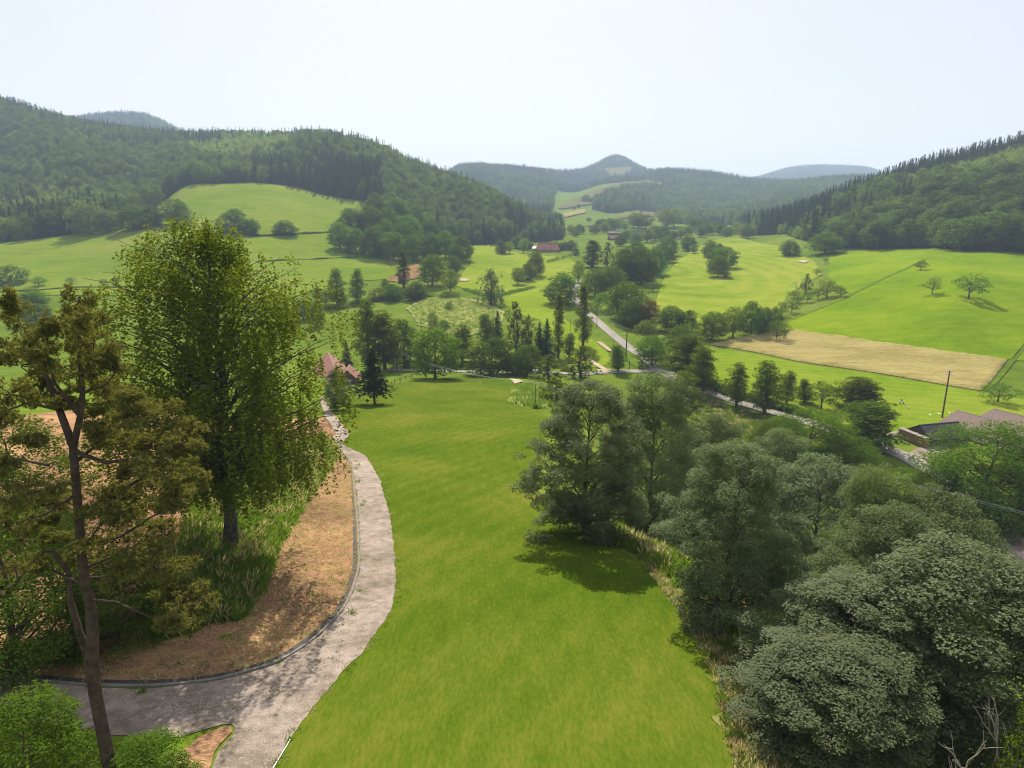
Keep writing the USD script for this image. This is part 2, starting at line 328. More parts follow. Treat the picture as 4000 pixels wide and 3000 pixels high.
leaf('needle_spruce', (0.026, 0.050, 0.017), (0.062, 0.094, 0.032), (1.2, 1.5, 0.6), fac=0.25)
leaf('needle_pine', (0.115, 0.110, 0.036), (0.205, 0.185, 0.070), (1.4, 1.4, 0.6), fac=0.40, c3=(0.27, 0.17, 0.08))
leaf('blade_pale', (0.360, 0.380, 0.150), (0.560, 0.540, 0.260), (1.2, 1.2, 0.8), fac=0.5)
leaf('blade_green', (0.110, 0.165, 0.026), (0.210, 0.260, 0.055), (1.4, 1.6, 0.6), fac=0.5, c3=(0.33, 0.29, 0.12))
leaf('blade_dry', (0.420, 0.350, 0.190), (0.640, 0.530, 0.310), (1.2, 1.2, 0.9), fac=0.5, c3=(0.22, 0.25, 0.07))

# ------------------------------------------------------------------ ground and sheets
def ground_mesh():
    t = np.concatenate([np.linspace(-1.22, -0.92, 20)[:-1], np.linspace(-0.92, 0.92, 290), np.linspace(0.92, 1.22, 20)[1:]])
    y = np.concatenate([np.linspace(-60, 20, 24)[:-1], np.exp(np.linspace(math.log(20), math.log(8600), 430))])
    Y, T = np.meshgrid(y, t, indexing='ij')
    X = T * near_t(Y)
    Z = height(X, Y)
    v = np.stack([X, Y, Z], -1).reshape(-1, 3)
    n, m = Y.shape
    i = (np.arange(n - 1)[:, None] * m + np.arange(m - 1)).ravel()
    q = np.stack([i, i + 1, i + m + 1, i + m], 1)
    return v, np.vstack([q[:, [0, 1, 2]], q[:, [0, 2, 3]]])
obj('ground', ground_mesh(), 'grass_common', smooth=True, kind='structure')
def to_par(p):
    y = np.maximum(p[:, 1], 120)
    return np.stack([p[:, 0] / y, np.where(p[:, 1] > 120, np.log(y), math.log(120) + (p[:, 1] - 120) / 120)], 1)
def from_par(q):
    y = np.where(q[:, 1] > math.log(120), np.exp(q[:, 1]), 120 + (q[:, 1] - math.log(120)) * 120)
    return np.stack([q[:, 0] * np.maximum(y, 120), y], 1)
def outline(poly, step, jit=0.0, seed=0):
    q = to_par(np.asarray(poly, float))
    out = []
    for a, b in zip(q, np.roll(q, -1, 0)):
        n = max(1, int(np.hypot(*(b - a)) / step))
        out.append(a + (b - a) * (np.arange(n) / n)[:, None])
    q = np.vstack(out)
    if jit:
        p = np.stack([q[:, 0] * 60, q[:, 1] * 60, 0 * q[:, 0] + seed], 1)
        q = q + jit * np.stack([meshkit.fbm(p * 1.7, 3, seed) - 0.5, meshkit.fbm(p * 1.7 + 31, 3, seed) - 0.5], 1) * 2
    return q
def sheet_mesh(poly, step=0.012, off=1.0, jit=0.0, seed=1, lift=None):
    q = outline(poly, step, jit, seed)
    lo, hi = q.min(0), q.max(0)
    gx, gy = np.meshgrid(np.arange(lo[0], hi[0], step), np.arange(lo[1], hi[1], step))
    g = np.stack([gx.ravel(), gy.ravel()], 1)
    g = g[inside(g[:, 0], g[:, 1], q)]
    if len(g):
        g = g[cKDTree(q).query(g)[0] > step * 0.5]
    pts = np.vstack([q, g])
    tri = Delaunay(pts).simplices
    c = pts[tri].mean(1)
    tri = tri[inside(c[:, 0], c[:, 1], q)]
    w = from_par(pts)
    z = height(w[:, 0], w[:, 1]) + off * (0.008 + 0.0007 * np.maximum(w[:, 1], 0))
    v = np.column_stack([w, z])
    if lift is not None:
        v[len(q):, 2] += lift(w[len(q):])
        v[:len(q), 2] += lift(w[:len(q)]) * 0.15
    a = v[tri]
    up = np.cross(a[:, 1] - a[:, 0], a[:, 2] - a[:, 0])[:, 2] < 0
    tri[up] = tri[up][:, ::-1]
    return v, tri
def sheet(name, poly, mat, step=0.012, off=1.0, jit=0.0, seed=1, lift=None, kind='structure', **tags):
    return obj(name, sheet_mesh(poly, step, off, jit, seed, lift), mat, smooth=True, kind=kind, **tags)
def V(*pts):
    a = A(*pts)
    return at(a[:, 0], a[:, 1])[:, :2]
def KD(*pts):
    a = A(*pts)
    return kd(a[:, 0], a[:, 1])

# woods: forest floor and where the trees stand
W_LEFT = KD((-520, 405), (0, 432), (100, 445), (170, 452), (240, 470), (300, 520), (350, 575), (400, 612), (480, 612), (560, 634), (650, 640), (700, 622), (780, 605), (840, 565), (900, 560), (1000, 534), (1060, 560), (1100, 592), (1180, 617), (1212, 635), (1220, 690), (1212, 820), (1190, 1010), (1190, 1190), (-520, 1190))
W_BACK = KD((-520, 1190), (1190, 1190), (1196, 1500), (1200, 1740), (1300, 1790), (1420, 1810), (1470, 1760), (1440, 1660), (1360, 1640), (1320, 1560), (1280, 1400), (1278, 1190), (1320, 1130), (1380, 1230), (1420, 1260), (1425, 1010), (1480, 960), (1560, 1000), (1600, 880), (1720, 900), (2450, 1000), (2500, 4700), (-520, 3200))
W_RIGHT = KD((1602, 880), (1606, 700), (1640, 640), (1700, 565), (1725, 520), (1765, 475), (1800, 455), (1850, 432), (1900, 410), (2000, 383), (2100, 353), (2212, 333), (2450, 322), (2450, 1000), (1720, 900))
PEAK = V((1297, 367), (1330, 364), (1369, 364), (1358, 377), (1345, 382), (1315, 382))
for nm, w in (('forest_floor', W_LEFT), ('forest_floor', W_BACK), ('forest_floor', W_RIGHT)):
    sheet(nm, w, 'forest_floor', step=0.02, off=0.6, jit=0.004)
FAR_MEADOWS = [
    ('hill_meadow', V((1229, 442), (1269, 422), (1301, 408), (1345, 396), (1389, 391), (1435, 399), (1389, 406), (1359, 410), (1329, 416), (1297, 432), (1277, 443), (1215, 453), (1203, 452)), 'grass_far_brown'),
    ('hill_field', V((1214, 462), (1264, 453), (1265, 462), (1219, 471)), 'grass_dry'),
    ('hill_meadow', V((1263, 489), (1319, 475), (1379, 461), (1417, 461), (1413, 469), (1329, 478), (1279, 491)), 'grass_far_brown'),
    ('hill_meadow', PEAK, 'grass_far_brown')]
for nm, p, m in FAR_MEADOWS:
    sheet(nm, p, m, step=0.01, off=2.2, jit=0.002)

# meadows and fairways
sheet('left_meadow', np.vstack([KD((-500, 300), (0, 300), (430, 300), (600, 290)), V((640, 640), (700, 625), (790, 606), (835, 604), (860, 590), (830, 566), (770, 555), (720, 545), (735, 500)), KD((780, 600), (700, 618), (650, 634), (560, 628), (480, 606), (400, 606), (350, 570), (300, 516), (240, 466), (170, 449), (100, 442), (0, 429), (-500, 402))]), 'grass_meadow_left', jit=0.002)
sheet('hay_meadow', V((1704, 711), (1790, 724), (1893, 739), (2040, 759), (2176, 777), (2330, 790), (2330, 566), (2212, 552), (2100, 547), (1990, 540), (1850, 543), (1790, 553), (1790, 600), (1812, 622), (1835, 635), (1760, 668), (1700, 692)), 'grass_hay', jit=0.002)
sheet('fairway', V((1415, 660), (1425, 625), (1440, 590), (1470, 560), (1500, 540), (1540, 520), (1590, 512), (1640, 526), (1700, 540), (1760, 566), (1775, 595), (1740, 612), (1700, 640), (1685, 668), (1640, 690), (1560, 706), (1510, 735), (1490, 715), (1450, 690)), 'grass_fairway_rings', jit=0.002)
sheet('fairway', V((1022, 532), (1060, 530), (1110, 545), (1150, 552), (1225, 556), (1245, 570), (1240, 600), (1222, 650), (1218, 690), (1240, 705), (1310, 758), (1322, 785), (1290, 795), (1240, 790), (1195, 735), (1165, 692), (1120, 680), (1085, 655), (1088, 628), (1010, 628), (985, 618), (1000, 590), (1018, 570)), 'grass_fairway', jit=0.002)
sheet('practice_range', V((1530, 752), (1600, 760), (1718, 784), (1880, 808), (2119, 849), (2200, 862), (2330, 880), (2330, 960), (2000, 950), (1900, 942), (1760, 905), (1650, 872), (1560, 843), (1530, 825)), 'grass_range', jit=0.001)
sheet('marsh', V((880, 668), (905, 650), (960, 640), (1040, 652), (1090, 675), (1080, 705), (1020, 725), (960, 722), (905, 705)), 'reeds', off=1.6, jit=0.01)
sheet('brown_field', V((833, 607), (862, 590), (884, 574), (906, 572), (910, 590), (906, 602), (862, 610)), 'earth_brown', off=1.6, jit=0.003)
WHEAT = V((1530, 745), (1620, 726), (1704, 711), (1790, 724), (1893, 739), (2040, 759), (2176, 777), (2138, 828), (2119, 845), (2000, 825), (1880, 804), (1718, 780), (1585, 753))
sheet('wheat_field', WHEAT, 'wheat', step=0.006, off=0.5, kind='stuff', label='strip of ripe tan wheat below the steep hay meadow', cat='field',
      lift=lambda w: 0.9 + 0.35 * (meshkit.fbm(np.stack([w[:, 0] / 9, w[:, 1] / 3, 0 * w[:, 0]], 1), 3) - 0.5))
sheet('field_track', V((1700, 692), (1702, 696), (1762, 672), (1836, 641), (1886, 615), (1960, 582), (2000, 562), (1998, 560), (1958, 580), (1884, 612), (1834, 637), (1760, 668)), 'grass_common', off=1.7, step=0.006)
sheet('field_track', V((2140, 832), (2180, 782), (2215, 740), (2330, 640), (2330, 646), (2222, 742), (2190, 784), (2150, 834)), 'grass_common', off=1.7, step=0.006)
LAWN = V((560, 1800), (590, 1659), (620, 1600), (700, 1500), (790, 1400), (850, 1310), (857, 1250), (845, 1130), (822, 1040), (790, 985), (735, 958), (722, 930), (742, 900), (752, 870), (768, 848), (800, 836), (852, 828), (905, 822), (990, 814), (1060, 818), (1118, 822), (1132, 836), (1120, 850), (1105, 866), (1112, 876), (1160, 886), (1182, 900), (1178, 940), (1150, 1085), (1200, 1120), (1380, 1210), (1450, 1290), (1625, 1440), (1600, 1659), (1590, 1800))
sheet('lawn', LAWN, 'grass_lawn', jit=0.0015, step=0.01)
# bank, gravel road, asphalt
sheet('mulch_bank', np.vstack([KERB_W[:-1], V((600, 905), (430, 915), (200, 885), (0, 900), (-300, 1000)), KERB_W[:1]]), 'mulch', step=0.012, jit=0.0)
sheet('long_grass_bank', V((330, 1385), (420, 1368), (520, 1340), (575, 1270), (600, 1190), (640, 1120), (700, 1030), (730, 985), (700, 940), (620, 960), (470, 1010), (420, 1090), (390, 1200), (300, 1300)), 'grass_long', off=2.0, jit=0.012)
GRAVEL = V((0, 1463), (200, 1486), (300, 1488), (450, 1476), (520, 1460), (600, 1435), (690, 1375), (748, 1312), (776, 1240), (779, 1180), (774, 1100), (768, 1040), (760, 1000), (745, 985), (718, 945), (702, 900), (690, 862), (700, 858), (716, 890), (738, 960), (790, 985), (822, 1040), (845, 1130), (857, 1250), (850, 1310), (790, 1400), (700, 1500), (620, 1600), (590, 1659), (560, 1800), (430, 1800), (455, 1659), (482, 1615), (500, 1590), (505, 1575), (495, 1567), (470, 1570), (430, 1580), (390, 1592), (240, 1590), (0, 1545), (-250, 1480), (-250, 1425))
sheet('gravel_road', GRAVEL, 'gravel', step=0.0025, off=1.25, jit=0.0022)
def strip(line, w0, w1=None):
    line = np.asarray(line, float)
    n = np.gradient(line, axis=0); n /= np.linalg.norm(n, axis=1, keepdims=True)
    n = np.stack([-n[:, 1], n[:, 0]], 1)
    w = np.linspace(w0, w1 or w0, len(line))[:, None] / 2
    return np.vstack([line + n * w, (line - n * w)[::-1]])
def bend(line, n=60):
    line = np.asarray(line, float)
    s = np.concatenate([[0], np.cumsum(np.linalg.norm(np.diff(line, axis=0), axis=1))])
    return PchipInterpolator(s, line)(np.linspace(0, s[-1], n))
R_FAR = bend(V((1432, 806), (1395, 775), (1350, 745), (1300, 703), (1270, 677), (1247, 655), (1239, 640), (1243, 622), (1252, 608)))
R_WEST = bend(V((1432, 802), (1350, 803), (1190, 806), (1000, 803), (860, 800), (760, 806), (700, 815)))
R_EAST = bend(V((1415, 795), (1440, 808), (1500, 838), (1560, 857), (1640, 882), (1720, 905), (1800, 930), (1880, 958), (1960, 990), (2040, 1035), (2150, 1130), (2212, 1210), (2330, 1330)))
sheet('road', strip(R_EAST, 7.0, 5.5), 'asphalt', step=0.006, off=1.8)
sheet('side_road', strip(R_FAR, 5.2), 'asphalt', step=0.006, off=1.2)
sheet('side_road', strip(R_WEST, 5.0), 'asphalt', step=0.006, off=1.2)
sheet('barn_path', V((1884, 948), (1915, 938), (1950, 928), (1990, 922), (1990, 930), (1952, 938), (1905, 952), (1894, 958)), 'gravel', step=0.006, off=1.3)
sheet('barn_path', V((1955, 984), (1990, 965), (2050, 960), (2050, 985), (1985, 1000)), 'gravel', step=0.006, off=1.1)
sheet('yard', V((2150, 1290), (2160, 1240), (2190, 1170), (2330, 1120), (2330, 1300), (2240, 1330)), 'gravel', step=0.01, off=2.6)
for i, p in enumerate([[(985, 606), (1000, 603), (1014, 605), (1010, 609), (992, 609)], [(1720, 566), (1735, 564), (1748, 566), (1740, 570), (1728, 569)],
                       [(1288, 740), (1300, 741), (1316, 754), (1324, 762), (1314, 760), (1300, 750)], [(1262, 775), (1278, 779), (1300, 792), (1318, 803), (1306, 803), (1282, 790)], [(1290, 800), (1320, 799), (1322, 806), (1294, 808)],
                       [(1100, 820), (1122, 822), (1130, 826), (1112, 831)]]):
    sheet('sand_bunker', V(*p), 'sand', step=0.004, off=2.4, jit=0.001, seed=i)
sheet('mulch_bank', V((335, 1740), (345, 1659), (385, 1625), (430, 1594), (470, 1578), (490, 1575), (496, 1584), (478, 1610), (450, 1655), (430, 1740)), 'mulch', step=0.004, off=2.2, jit=0.004)
sheet('verge', V((1392, 1208), (1450, 1270), (1540, 1345), (1612, 1410), (1650, 1450), (1680, 1530), (1700, 1659), (1700, 1800), (1600, 1800), (1592, 1659), (1572, 1600), (1558, 1530), (1545, 1460), (1515, 1390), (1465, 1315), (1420, 1258)), 'verge_mix', step=0.006, off=2.0, jit=0.012)
# haze
hx = trimesh.creation.box([23000, 8800 + 140, 520])
hx.apply_translation([0, 8800 / 2 - 70, 520 / 2 - 8])
usdkit.material(stage, L('air'), {'v': ('principled_volume', {'color': (0.60, 0.77, 1.0), 'density': 0.000115, 'anisotropy': 0.1})}, [], volume='v.volume')
obj('haze', hx, 'air', kind='stuff', label='thin blue summer haze filling the valley', cat='haze')

# ------------------------------------------------------------------ tree kinds (class prims, referenced by every single tree)
def unit(v):
    return v / (np.linalg.norm(v, axis=-1, keepdims=True) + 1e-9)
def leaves(c, n, size, rng, aspect=0.62, fold=0.12, long_dir=None):
    """One small folded leaf or spray of leaves per point: four corners, two triangles."""
    n = unit(n)
    a = rng.normal(size=c.shape) if long_dir is None else long_dir + 0.15 * rng.normal(size=c.shape)
    a = unit(a - (a * n).sum(1, keepdims=True) * n)
    b = np.cross(n, a)
    s = size * rng.uniform(0.65, 1.35, (len(c), 1))
    v = np.stack([c - a * s * 0.5, c + b * s * 0.5 * aspect + n * s * fold, c + a * s * 0.5, c - b * s * 0.5 * aspect + n * s * fold], 1)
    i = np.arange(len(c))[:, None] * 4
    f = np.concatenate([i + [0, 1, 2], i + [0, 2, 3]])
    return v.reshape(-1, 3), f
def ball(rng, n, inner=0.55):
    d = unit(rng.normal(size=(n, 3)))
    return d * (rng.uniform(inner ** 3, 1, (n, 1)) ** (1 / 3))
def limb(p0, p1, r0, r1, rng, sag=0.1, n=5, sides=5):
    u = np.linspace(0, 1, n)[:, None]
    p0, p1 = np.asarray(p0, float), np.asarray(p1, float)
    mid = p0 + (p1 - p0) * u
    ln = np.linalg.norm(p1 - p0)
    off = np.zeros((n, 3)); off[1:-1] = rng.normal(size=(n - 2, 3)) * 0.04 * ln
    off[:, 2] += (np.sin(u[:, 0] * np.pi)) * sag * ln
    return tube(mid + off, np.linspace(r0, r1, n), sides)
def crown_tree(seed, H, W, cb, prof, ncl, clr, nleaf, lsize, flat=0.6, up=0.8, rnd=0.7, trunk_r=0.02, top=0.82, limbs=24, shell=(0.55, 0.95), lobes=0.35, skirt=-0.5, out=0.6, aspect=0.62, lean=0.03, sub=0):
    """A broad-leaved tree: trunk with limbs, leaf clusters through an uneven crown with gaps."""
    rng = np.random.default_rng(seed)
    us = np.linspace(cb, 1, 80)
    pr = np.array([prof((u - cb) / (1 - cb)) for u in us])
    cdf = np.cumsum(pr + 0.08); cdf /= cdf[-1]
    u = np.interp((np.arange(ncl) + rng.uniform(0, 1, ncl)) / ncl, cdf, us)
    ang = np.arange(ncl) * 2.399963 + rng.uniform(-0.5, 0.5, ncl)
    d3 = np.stack([np.cos(ang), np.sin(ang), (u - 0.5) * 3], 1)
    lob = 1 - lobes + 2 * lobes * meshkit.noise(d3 * 1.6 + seed * 7.3, seed)
    rad = np.interp(u, us, pr) * W / 2 * rng.uniform(shell[0], shell[1], ncl) * lob
    cr = clr * rng.uniform(0.65, 1.35, ncl)
    C = np.stack([np.cos(ang) * np.maximum(rad - cr * 0.35, 0), np.sin(ang) * np.maximum(rad - cr * 0.35, 0), u * H - cr * flat * 0.5], 1)
    lx = rng.normal(size=2) * lean * H
    C[:, :2] += lx * (C[:, 2:] / H) ** 2
    n_per = np.maximum(4, (nleaf * (cr / clr) ** 2).astype(int))
    idx = np.repeat(np.arange(ncl), n_per)
    D = ball(rng, len(idx))
    D[:, 2] = np.where(D[:, 2] < skirt, -D[:, 2] * rng.uniform(0, 1, len(idx)), D[:, 2])
    P = C[idx] + D * cr[idx, None] * [1, 1, flat]
    if sub:
        P += (meshkit.fbm(P[:, :, None][..., 0] / sub, 2, seed)[:, None] - 0.5) * unit(P - [0, 0, H * 0.5]) * sub * 1.2
    N = out * unit(D) + [0, 0, up] + rnd * rng.normal(size=P.shape)
    crown = leaves(P, N, lsize, rng, aspect)
    tz = np.linspace(0, top * H, 8)
    tp = np.stack([lx[0] * (tz / H) ** 2 + np.concatenate([[0], rng.normal(size=7) * 0.006 * H]), lx[1] * (tz / H) ** 2 + np.concatenate([[0], rng.normal(size=7) * 0.006 * H]), tz], 1)
    tp[0, 2] = -0.4
    r = trunk_r * H
    wood = [tube(tp, r * np.interp(tz / (top * H), [0, 0.05, 0.3, 1], [1.35, 1.0, 0.8, 0.15]), 8)]
    order = rng.permutation(ncl)[:limbs]
    for k in order:
        h0 = np.clip(C[k, 2] - np.hypot(C[k, 0], C[k, 1]) * rng.uniform(0.5, 1.0), cb * H * 0.75, top * H * 0.95)
        base = [np.interp(h0, tz, tp[:, 0]), np.interp(h0, tz, tp[:, 1]), h0]
        wood.append(limb(base, C[k], r * 0.42 * (1 - h0 / H) + 0.02, r * 0.06 + 0.008, rng, 0.06))
    return join(wood), crown
def conifer(seed, H, W, cb, tiers, per, sprays, lsize, droop=0.25, power=0.85, trunk_r=0.012, ragged=0.25, long=1.0):
    rng = np.random.default_rng(seed)
    P, N, A_, wood = [], [], [], []
    tz = np.linspace(-0.3, H, 7)
    wood.append(tube(np.stack([0.004 * H * rng.normal(size=7), 0.004 * H * rng.normal(size=7), tz], 1), trunk_r * H * np.linspace(1.1, 0.08, 7), 7))
    for k in range(tiers):
        u = k / (tiers - 1)
        z = H * (cb + (0.985 - cb) * u)
        R = W / 2 * (1 - u) ** power * (1 - 0.12 * rng.uniform()) + 0.02 * W
        for j in range(max(4, int(per * (1 - 0.5 * u)))):
            a = rng.uniform(0, 2 * np.pi)
            r = R * rng.uniform(1 - ragged, 1 + ragged * 0.5)
            m = max(2, int(sprays * (r / (W / 2)) + 1.5))
            s = (np.arange(m) + rng.uniform(0.2, 1, m)) / m
            dirn = np.array([np.cos(a), np.sin(a), 0])
            p = dirn * (s * r)[:, None]
            p[:, 2] = z - droop * r * s ** 1.4 + rng.normal(size=m) * 0.015 * H / 3
            p += np.array([-np.sin(a), np.cos(a), 0]) * (rng.normal(size=m) * 0.16 * r)[:, None]
            P.append(p); A_.append(np.tile(dirn + [0, 0, -droop * 1.2], (m, 1)) + 0.35 * rng.normal(size=(m, 3)))
            N.append(np.tile([0, 0, 1.0], (m, 1)) + dirn * 0.4 + 0.45 * rng.normal(size=(m, 3)))
            if u < 0.55 and j % 3 == 0:
                wood.append(tube([[0, 0, z], dirn * r * 0.8 + [0, 0, z - droop * r * 0.7]], [trunk_r * H * 0.18, 0.01], 4))
    return join(wood), leaves(np.vstack(P), np.vstack(N), lsize, rng, 0.5, 0.05, np.vstack(A_) * long)
def weeping(seed, H, W, cb, prof, nb, strands, per, lsize, hang, trunk_r=0.016, spread=0.9):
    """Birch and willow: ascending limbs whose fine twigs hang down in curtains."""
    rng = np.random.default_rng(seed)
    wood, P, N = [], [], []
    tz = np.linspace(-0.4, H * 0.93, 10)
    wob = np.cumsum(rng.normal(size=(10, 2)) * 0.007 * H, 0); wob -= wob[0]
    tp = np.column_stack([wob, tz])
    r = trunk_r * H
    wood.append(tube(tp, r * np.interp(np.linspace(0, 1, 10), [0, 0.06, 0.4, 1], [1.3, 1, 0.72, 0.1]), 9))
    for k in range(nb):
        u = (k + rng.uniform()) / nb
        h = cb + (1 - cb) * u
        a = k * 2.399963 + rng.uniform(-0.4, 0.4)
        R = W / 2 * prof(u) * rng.uniform(0.45, 1.0) * spread
        h0 = max(cb * 0.9, h - 0.5 * R / H - 0.06)
        base = np.array([np.interp(h0 * H, tz, tp[:, 0]), np.interp(h0 * H, tz, tp[:, 1]), h0 * H])
        tip = np.array([np.cos(a) * R, np.sin(a) * R, h * H])
        uu = np.linspace(0, 1, 6)[:, None]
        path = base + (tip - base) * uu; path[:, 2] += np.sin(uu[:, 0] * np.pi) * 0.1 * R
        path[1:-1] += rng.normal(size=(4, 3)) * 0.03 * R
        wood.append(tube(path, np.linspace(r * 0.36 * (1.05 - h0), 0.012, 6), 5))
        for g in range(max(1, strands // 5)):
            sg = rng.uniform(0.3, 1.05)
            qg = base + (tip - base) * sg + rng.normal(size=3) * np.array([0.13, 0.13, 0.07]) * max(R, 0.1 * W)
            lg = hang * rng.uniform(0.35, 1.3) * (0.4 + 0.6 * min(1, R / (0.3 * W)))
            for _ in range(5):
                q = qg + rng.normal(size=3) * 0.09 * hang * np.array([1, 1, 0.6])
                ln = min(lg * rng.uniform(0.6, 1.1), max(q[2] - cb * H * rng.uniform(0.4, 1.0), 0.4))
                m = max(3, int(per * ln / hang))
                w = rng.uniform(0, 1, m)
                drift = np.array([np.cos(a), np.sin(a), 0]) * rng.uniform(0.0, 0.16) * ln
                P.append(q + np.outer(w, drift) + np.outer(w ** 0.9, [0, 0, -ln]) + rng.normal(size=(m, 3)) * 0.025 * hang)
                N.append(rng.normal(size=(m, 3)) * 0.8 + [0, 0, 0.6])
    P = np.vstack(P)
    return join(wood), leaves(P, np.vstack(N), lsize, rng, 0.7)
def poplar(seed, H, W, ncl, nleaf, lsize):
    rng = np.random.default_rng(seed)
    u = np.linspace(0.1, 0.99, ncl) + rng.normal(size=ncl) * 0.01
    rad = W / 2 * np.interp(u, [0.1, 0.25, 0.55, 0.85, 1], [0.5, 0.9, 0.95, 0.55, 0.12]) * rng.uniform(0.2, 0.85, ncl)
    a = rng.uniform(0, 6.28, ncl)
    C = np.stack([np.cos(a) * rad, np.sin(a) * rad, u * H], 1)
    idx = np.repeat(np.arange(ncl), nleaf)
    D = ball(rng, len(idx), 0.2)
    P = C[idx] + D * [W * 0.13, W * 0.13, H * 0.045]
    N = unit(D) + 0.8 * rng.normal(size=P.shape) + unit(C[idx] * [1, 1, 0]) * 0.6
    wood = [tube([[0, 0, -0.3], [0.01 * H, 0, H * 0.5], [0, 0, H * 0.95]], [H * 0.014, H * 0.009, 0.02], 6)]
    return join(wood), leaves(P, N, lsize, rng)
def bare(seed, H, W, depth=4):
    rng = np.random.default_rng(seed)
    wood = []
    def grow(p, d, ln, r, k):
        e = p + d * ln
        m = p + d * ln * 0.5 + rng.normal(size=3) * ln * 0.06
        wood.append(tube([p, m, e], [r, r * 0.8, r * 0.55], 4))
        if k:
            for _ in range(3):
                nd = unit(d + rng.normal(size=3) * 0.62 + [0, 0, 0.12])
                grow(p + (e - p) * rng.uniform(0.45, 1.0), nd, ln * rng.uniform(0.55, 0.8), r * 0.55, k - 1)
    grow(np.array([0, 0, -0.3]), np.array([0.0, 0.05, 1.0]), H * 0.36, H * 0.02, depth)
    v, f = join(wood)
    v[:, :2] *= W / max(np.ptp(v[:, 0]), np.ptp(v[:, 1])); v[:, 2] *= H / v[:, 2].max()
    return v, f
round_p = lambda u: max(0.0, math.sin(math.pi * min(1, 0.12 + 0.88 * u) ** 0.85)) ** 0.6
oval_p = lambda u: max(0.02, math.sin(math.pi * (0.06 + 0.92 * u))) ** 0.7
tall_p = lambda u: np.interp(u, [0, 0.2, 0.5, 0.8, 0.93, 1], [0.6, 1.0, 0.92, 0.66, 0.4, 0.15])
dome_p = lambda u: np.interp(u, [0, 0.15, 0.5, 0.75, 0.92, 1], [0.78, 1.0, 0.98, 0.8, 0.5, 0.2])
maple_p = lambda u: np.interp(u, [0, 0.2, 0.5, 0.75, 0.92, 1], [0.85, 1.0, 1.0, 0.86, 0.6, 0.25])
birch_p = lambda u: np.interp(u, [0, 0.15, 0.45, 0.75, 1], [0.85, 1.0, 0.85, 0.55, 0.06])
bush_p = lambda u: np.interp(u, [0, 0.3, 0.7, 1], [0.95, 1.0, 0.75, 0.25])
KINDS = {}
PROTO = '/World/tree_kinds'
stage.CreateClassPrim(PROTO)
def kind(name, mesh_pair, bark, leafmat):
    p = f'{PROTO}/{name}'
    UsdGeom.Xform.Define(stage, p)
    w, c = mesh_pair
    if w is not None:
        usdkit.mesh(stage, p + '/trunk', w, L(bark), smooth=True)
    if c is not None:
        usdkit.mesh(stage, p + '/crown', c, L(leafmat))
    v = c[0] if c is not None else w[0]
    lo, hi = np.percentile(v, 2.5, axis=0), np.percentile(v, 97.5, axis=0)
    KINDS.setdefault(name.rstrip('0123456789').rstrip('_'), []).append((name, v[:, 2].max(), 0.5 * (hi[0] - lo[0] + hi[1] - lo[1]), w is not None))
for i in range(3):
    kind(f'round_{i}', crown_tree(11 + i, 14, 12, 0.16, round_p, 90, 1.7, 62, 0.52, limbs=18), 'bark_brown', ('leaf_broad', 'leaf_dark', 'leaf_broad')[i])
    kind(f'dark_round_{i}', crown_tree(21 + i, 14, 12, 0.10, round_p, 90, 1.7, 62, 0.52, limbs=14), 'bark_brown', 'leaf_dark')
    kind(f'light_round_{i}', crown_tree(31 + i, 13, 9, 0.2, oval_p, 60, 1.5, 55, 0.48, limbs=16), 'bark_brown', 'leaf_light')
    kind(f'tall_loose_{i}', crown_tree(41 + i, 18, 8, 0.14, tall_p, 100, 1.2, 60, 0.42, limbs=36, lobes=0.45, shell=(0.35, 1.0)), 'bark_brown', ('leaf_broad', 'leaf_birch', 'leaf_broad')[i])
    kind(f'fruit_{i}', crown_tree(51 + i, 7, 8, 0.34, dome_p, 34, 1.05, 46, 0.36, limbs=20, lobes=0.45, top=0.6, trunk_r=0.028, lean=0.06), 'bark_brown', ('leaf_broad', 'leaf_broad', 'leaf_light')[i])
    kind(f'bush_{i}', crown_tree(61 + i, 5, 7, 0.02, bush_p, 40, 1.1, 46, 0.38, limbs=8, trunk_r=0.012, top=0.6), 'bark_brown', ('leaf_broad', 'leaf_light', 'leaf_broad')[i])
for i in range(2):
    kind(f'copper_{i}', crown_tree(71 + i, 11, 8, 0.16, oval_p, 50, 1.4, 60, 0.45), 'bark_brown', 'leaf_copper')
    kind(f'silver_{i}', crown_tree(76 + i, 9, 8, 0.08, dome_p, 50, 1.3, 60, 0.42), 'bark_brown', 'leaf_silver')
    kind(f'poplar_{i}', poplar(81 + i, 24, 4.6, 130, 34, 0.42), 'bark_brown', 'leaf_birch')
    kind(f'spruce_{i}', conifer(91 + i, 16, 7.5, 0.06 + 0.2 * i, 34, 15, 6, 0.75, 0.3), 'bark_brown', 'needle_spruce')
    kind(f'birchy_{i}', weeping(101 + i, 15, 8, 0.16, birch_p, 40, 12, 9, 0.38, 2.2), 'bark_birch', 'leaf_birch')
    kind(f'willow_{i}', weeping(111 + i, 12, 9, 0.10, round_p, 40, 16, 9, 0.40, 2.6, 0.02), 'bark_brown', 'leaf_silver' if i else 'leaf_birch')
kind('bare_0', (bare(5, 6.5, 6), None), 'bark_grey', None)
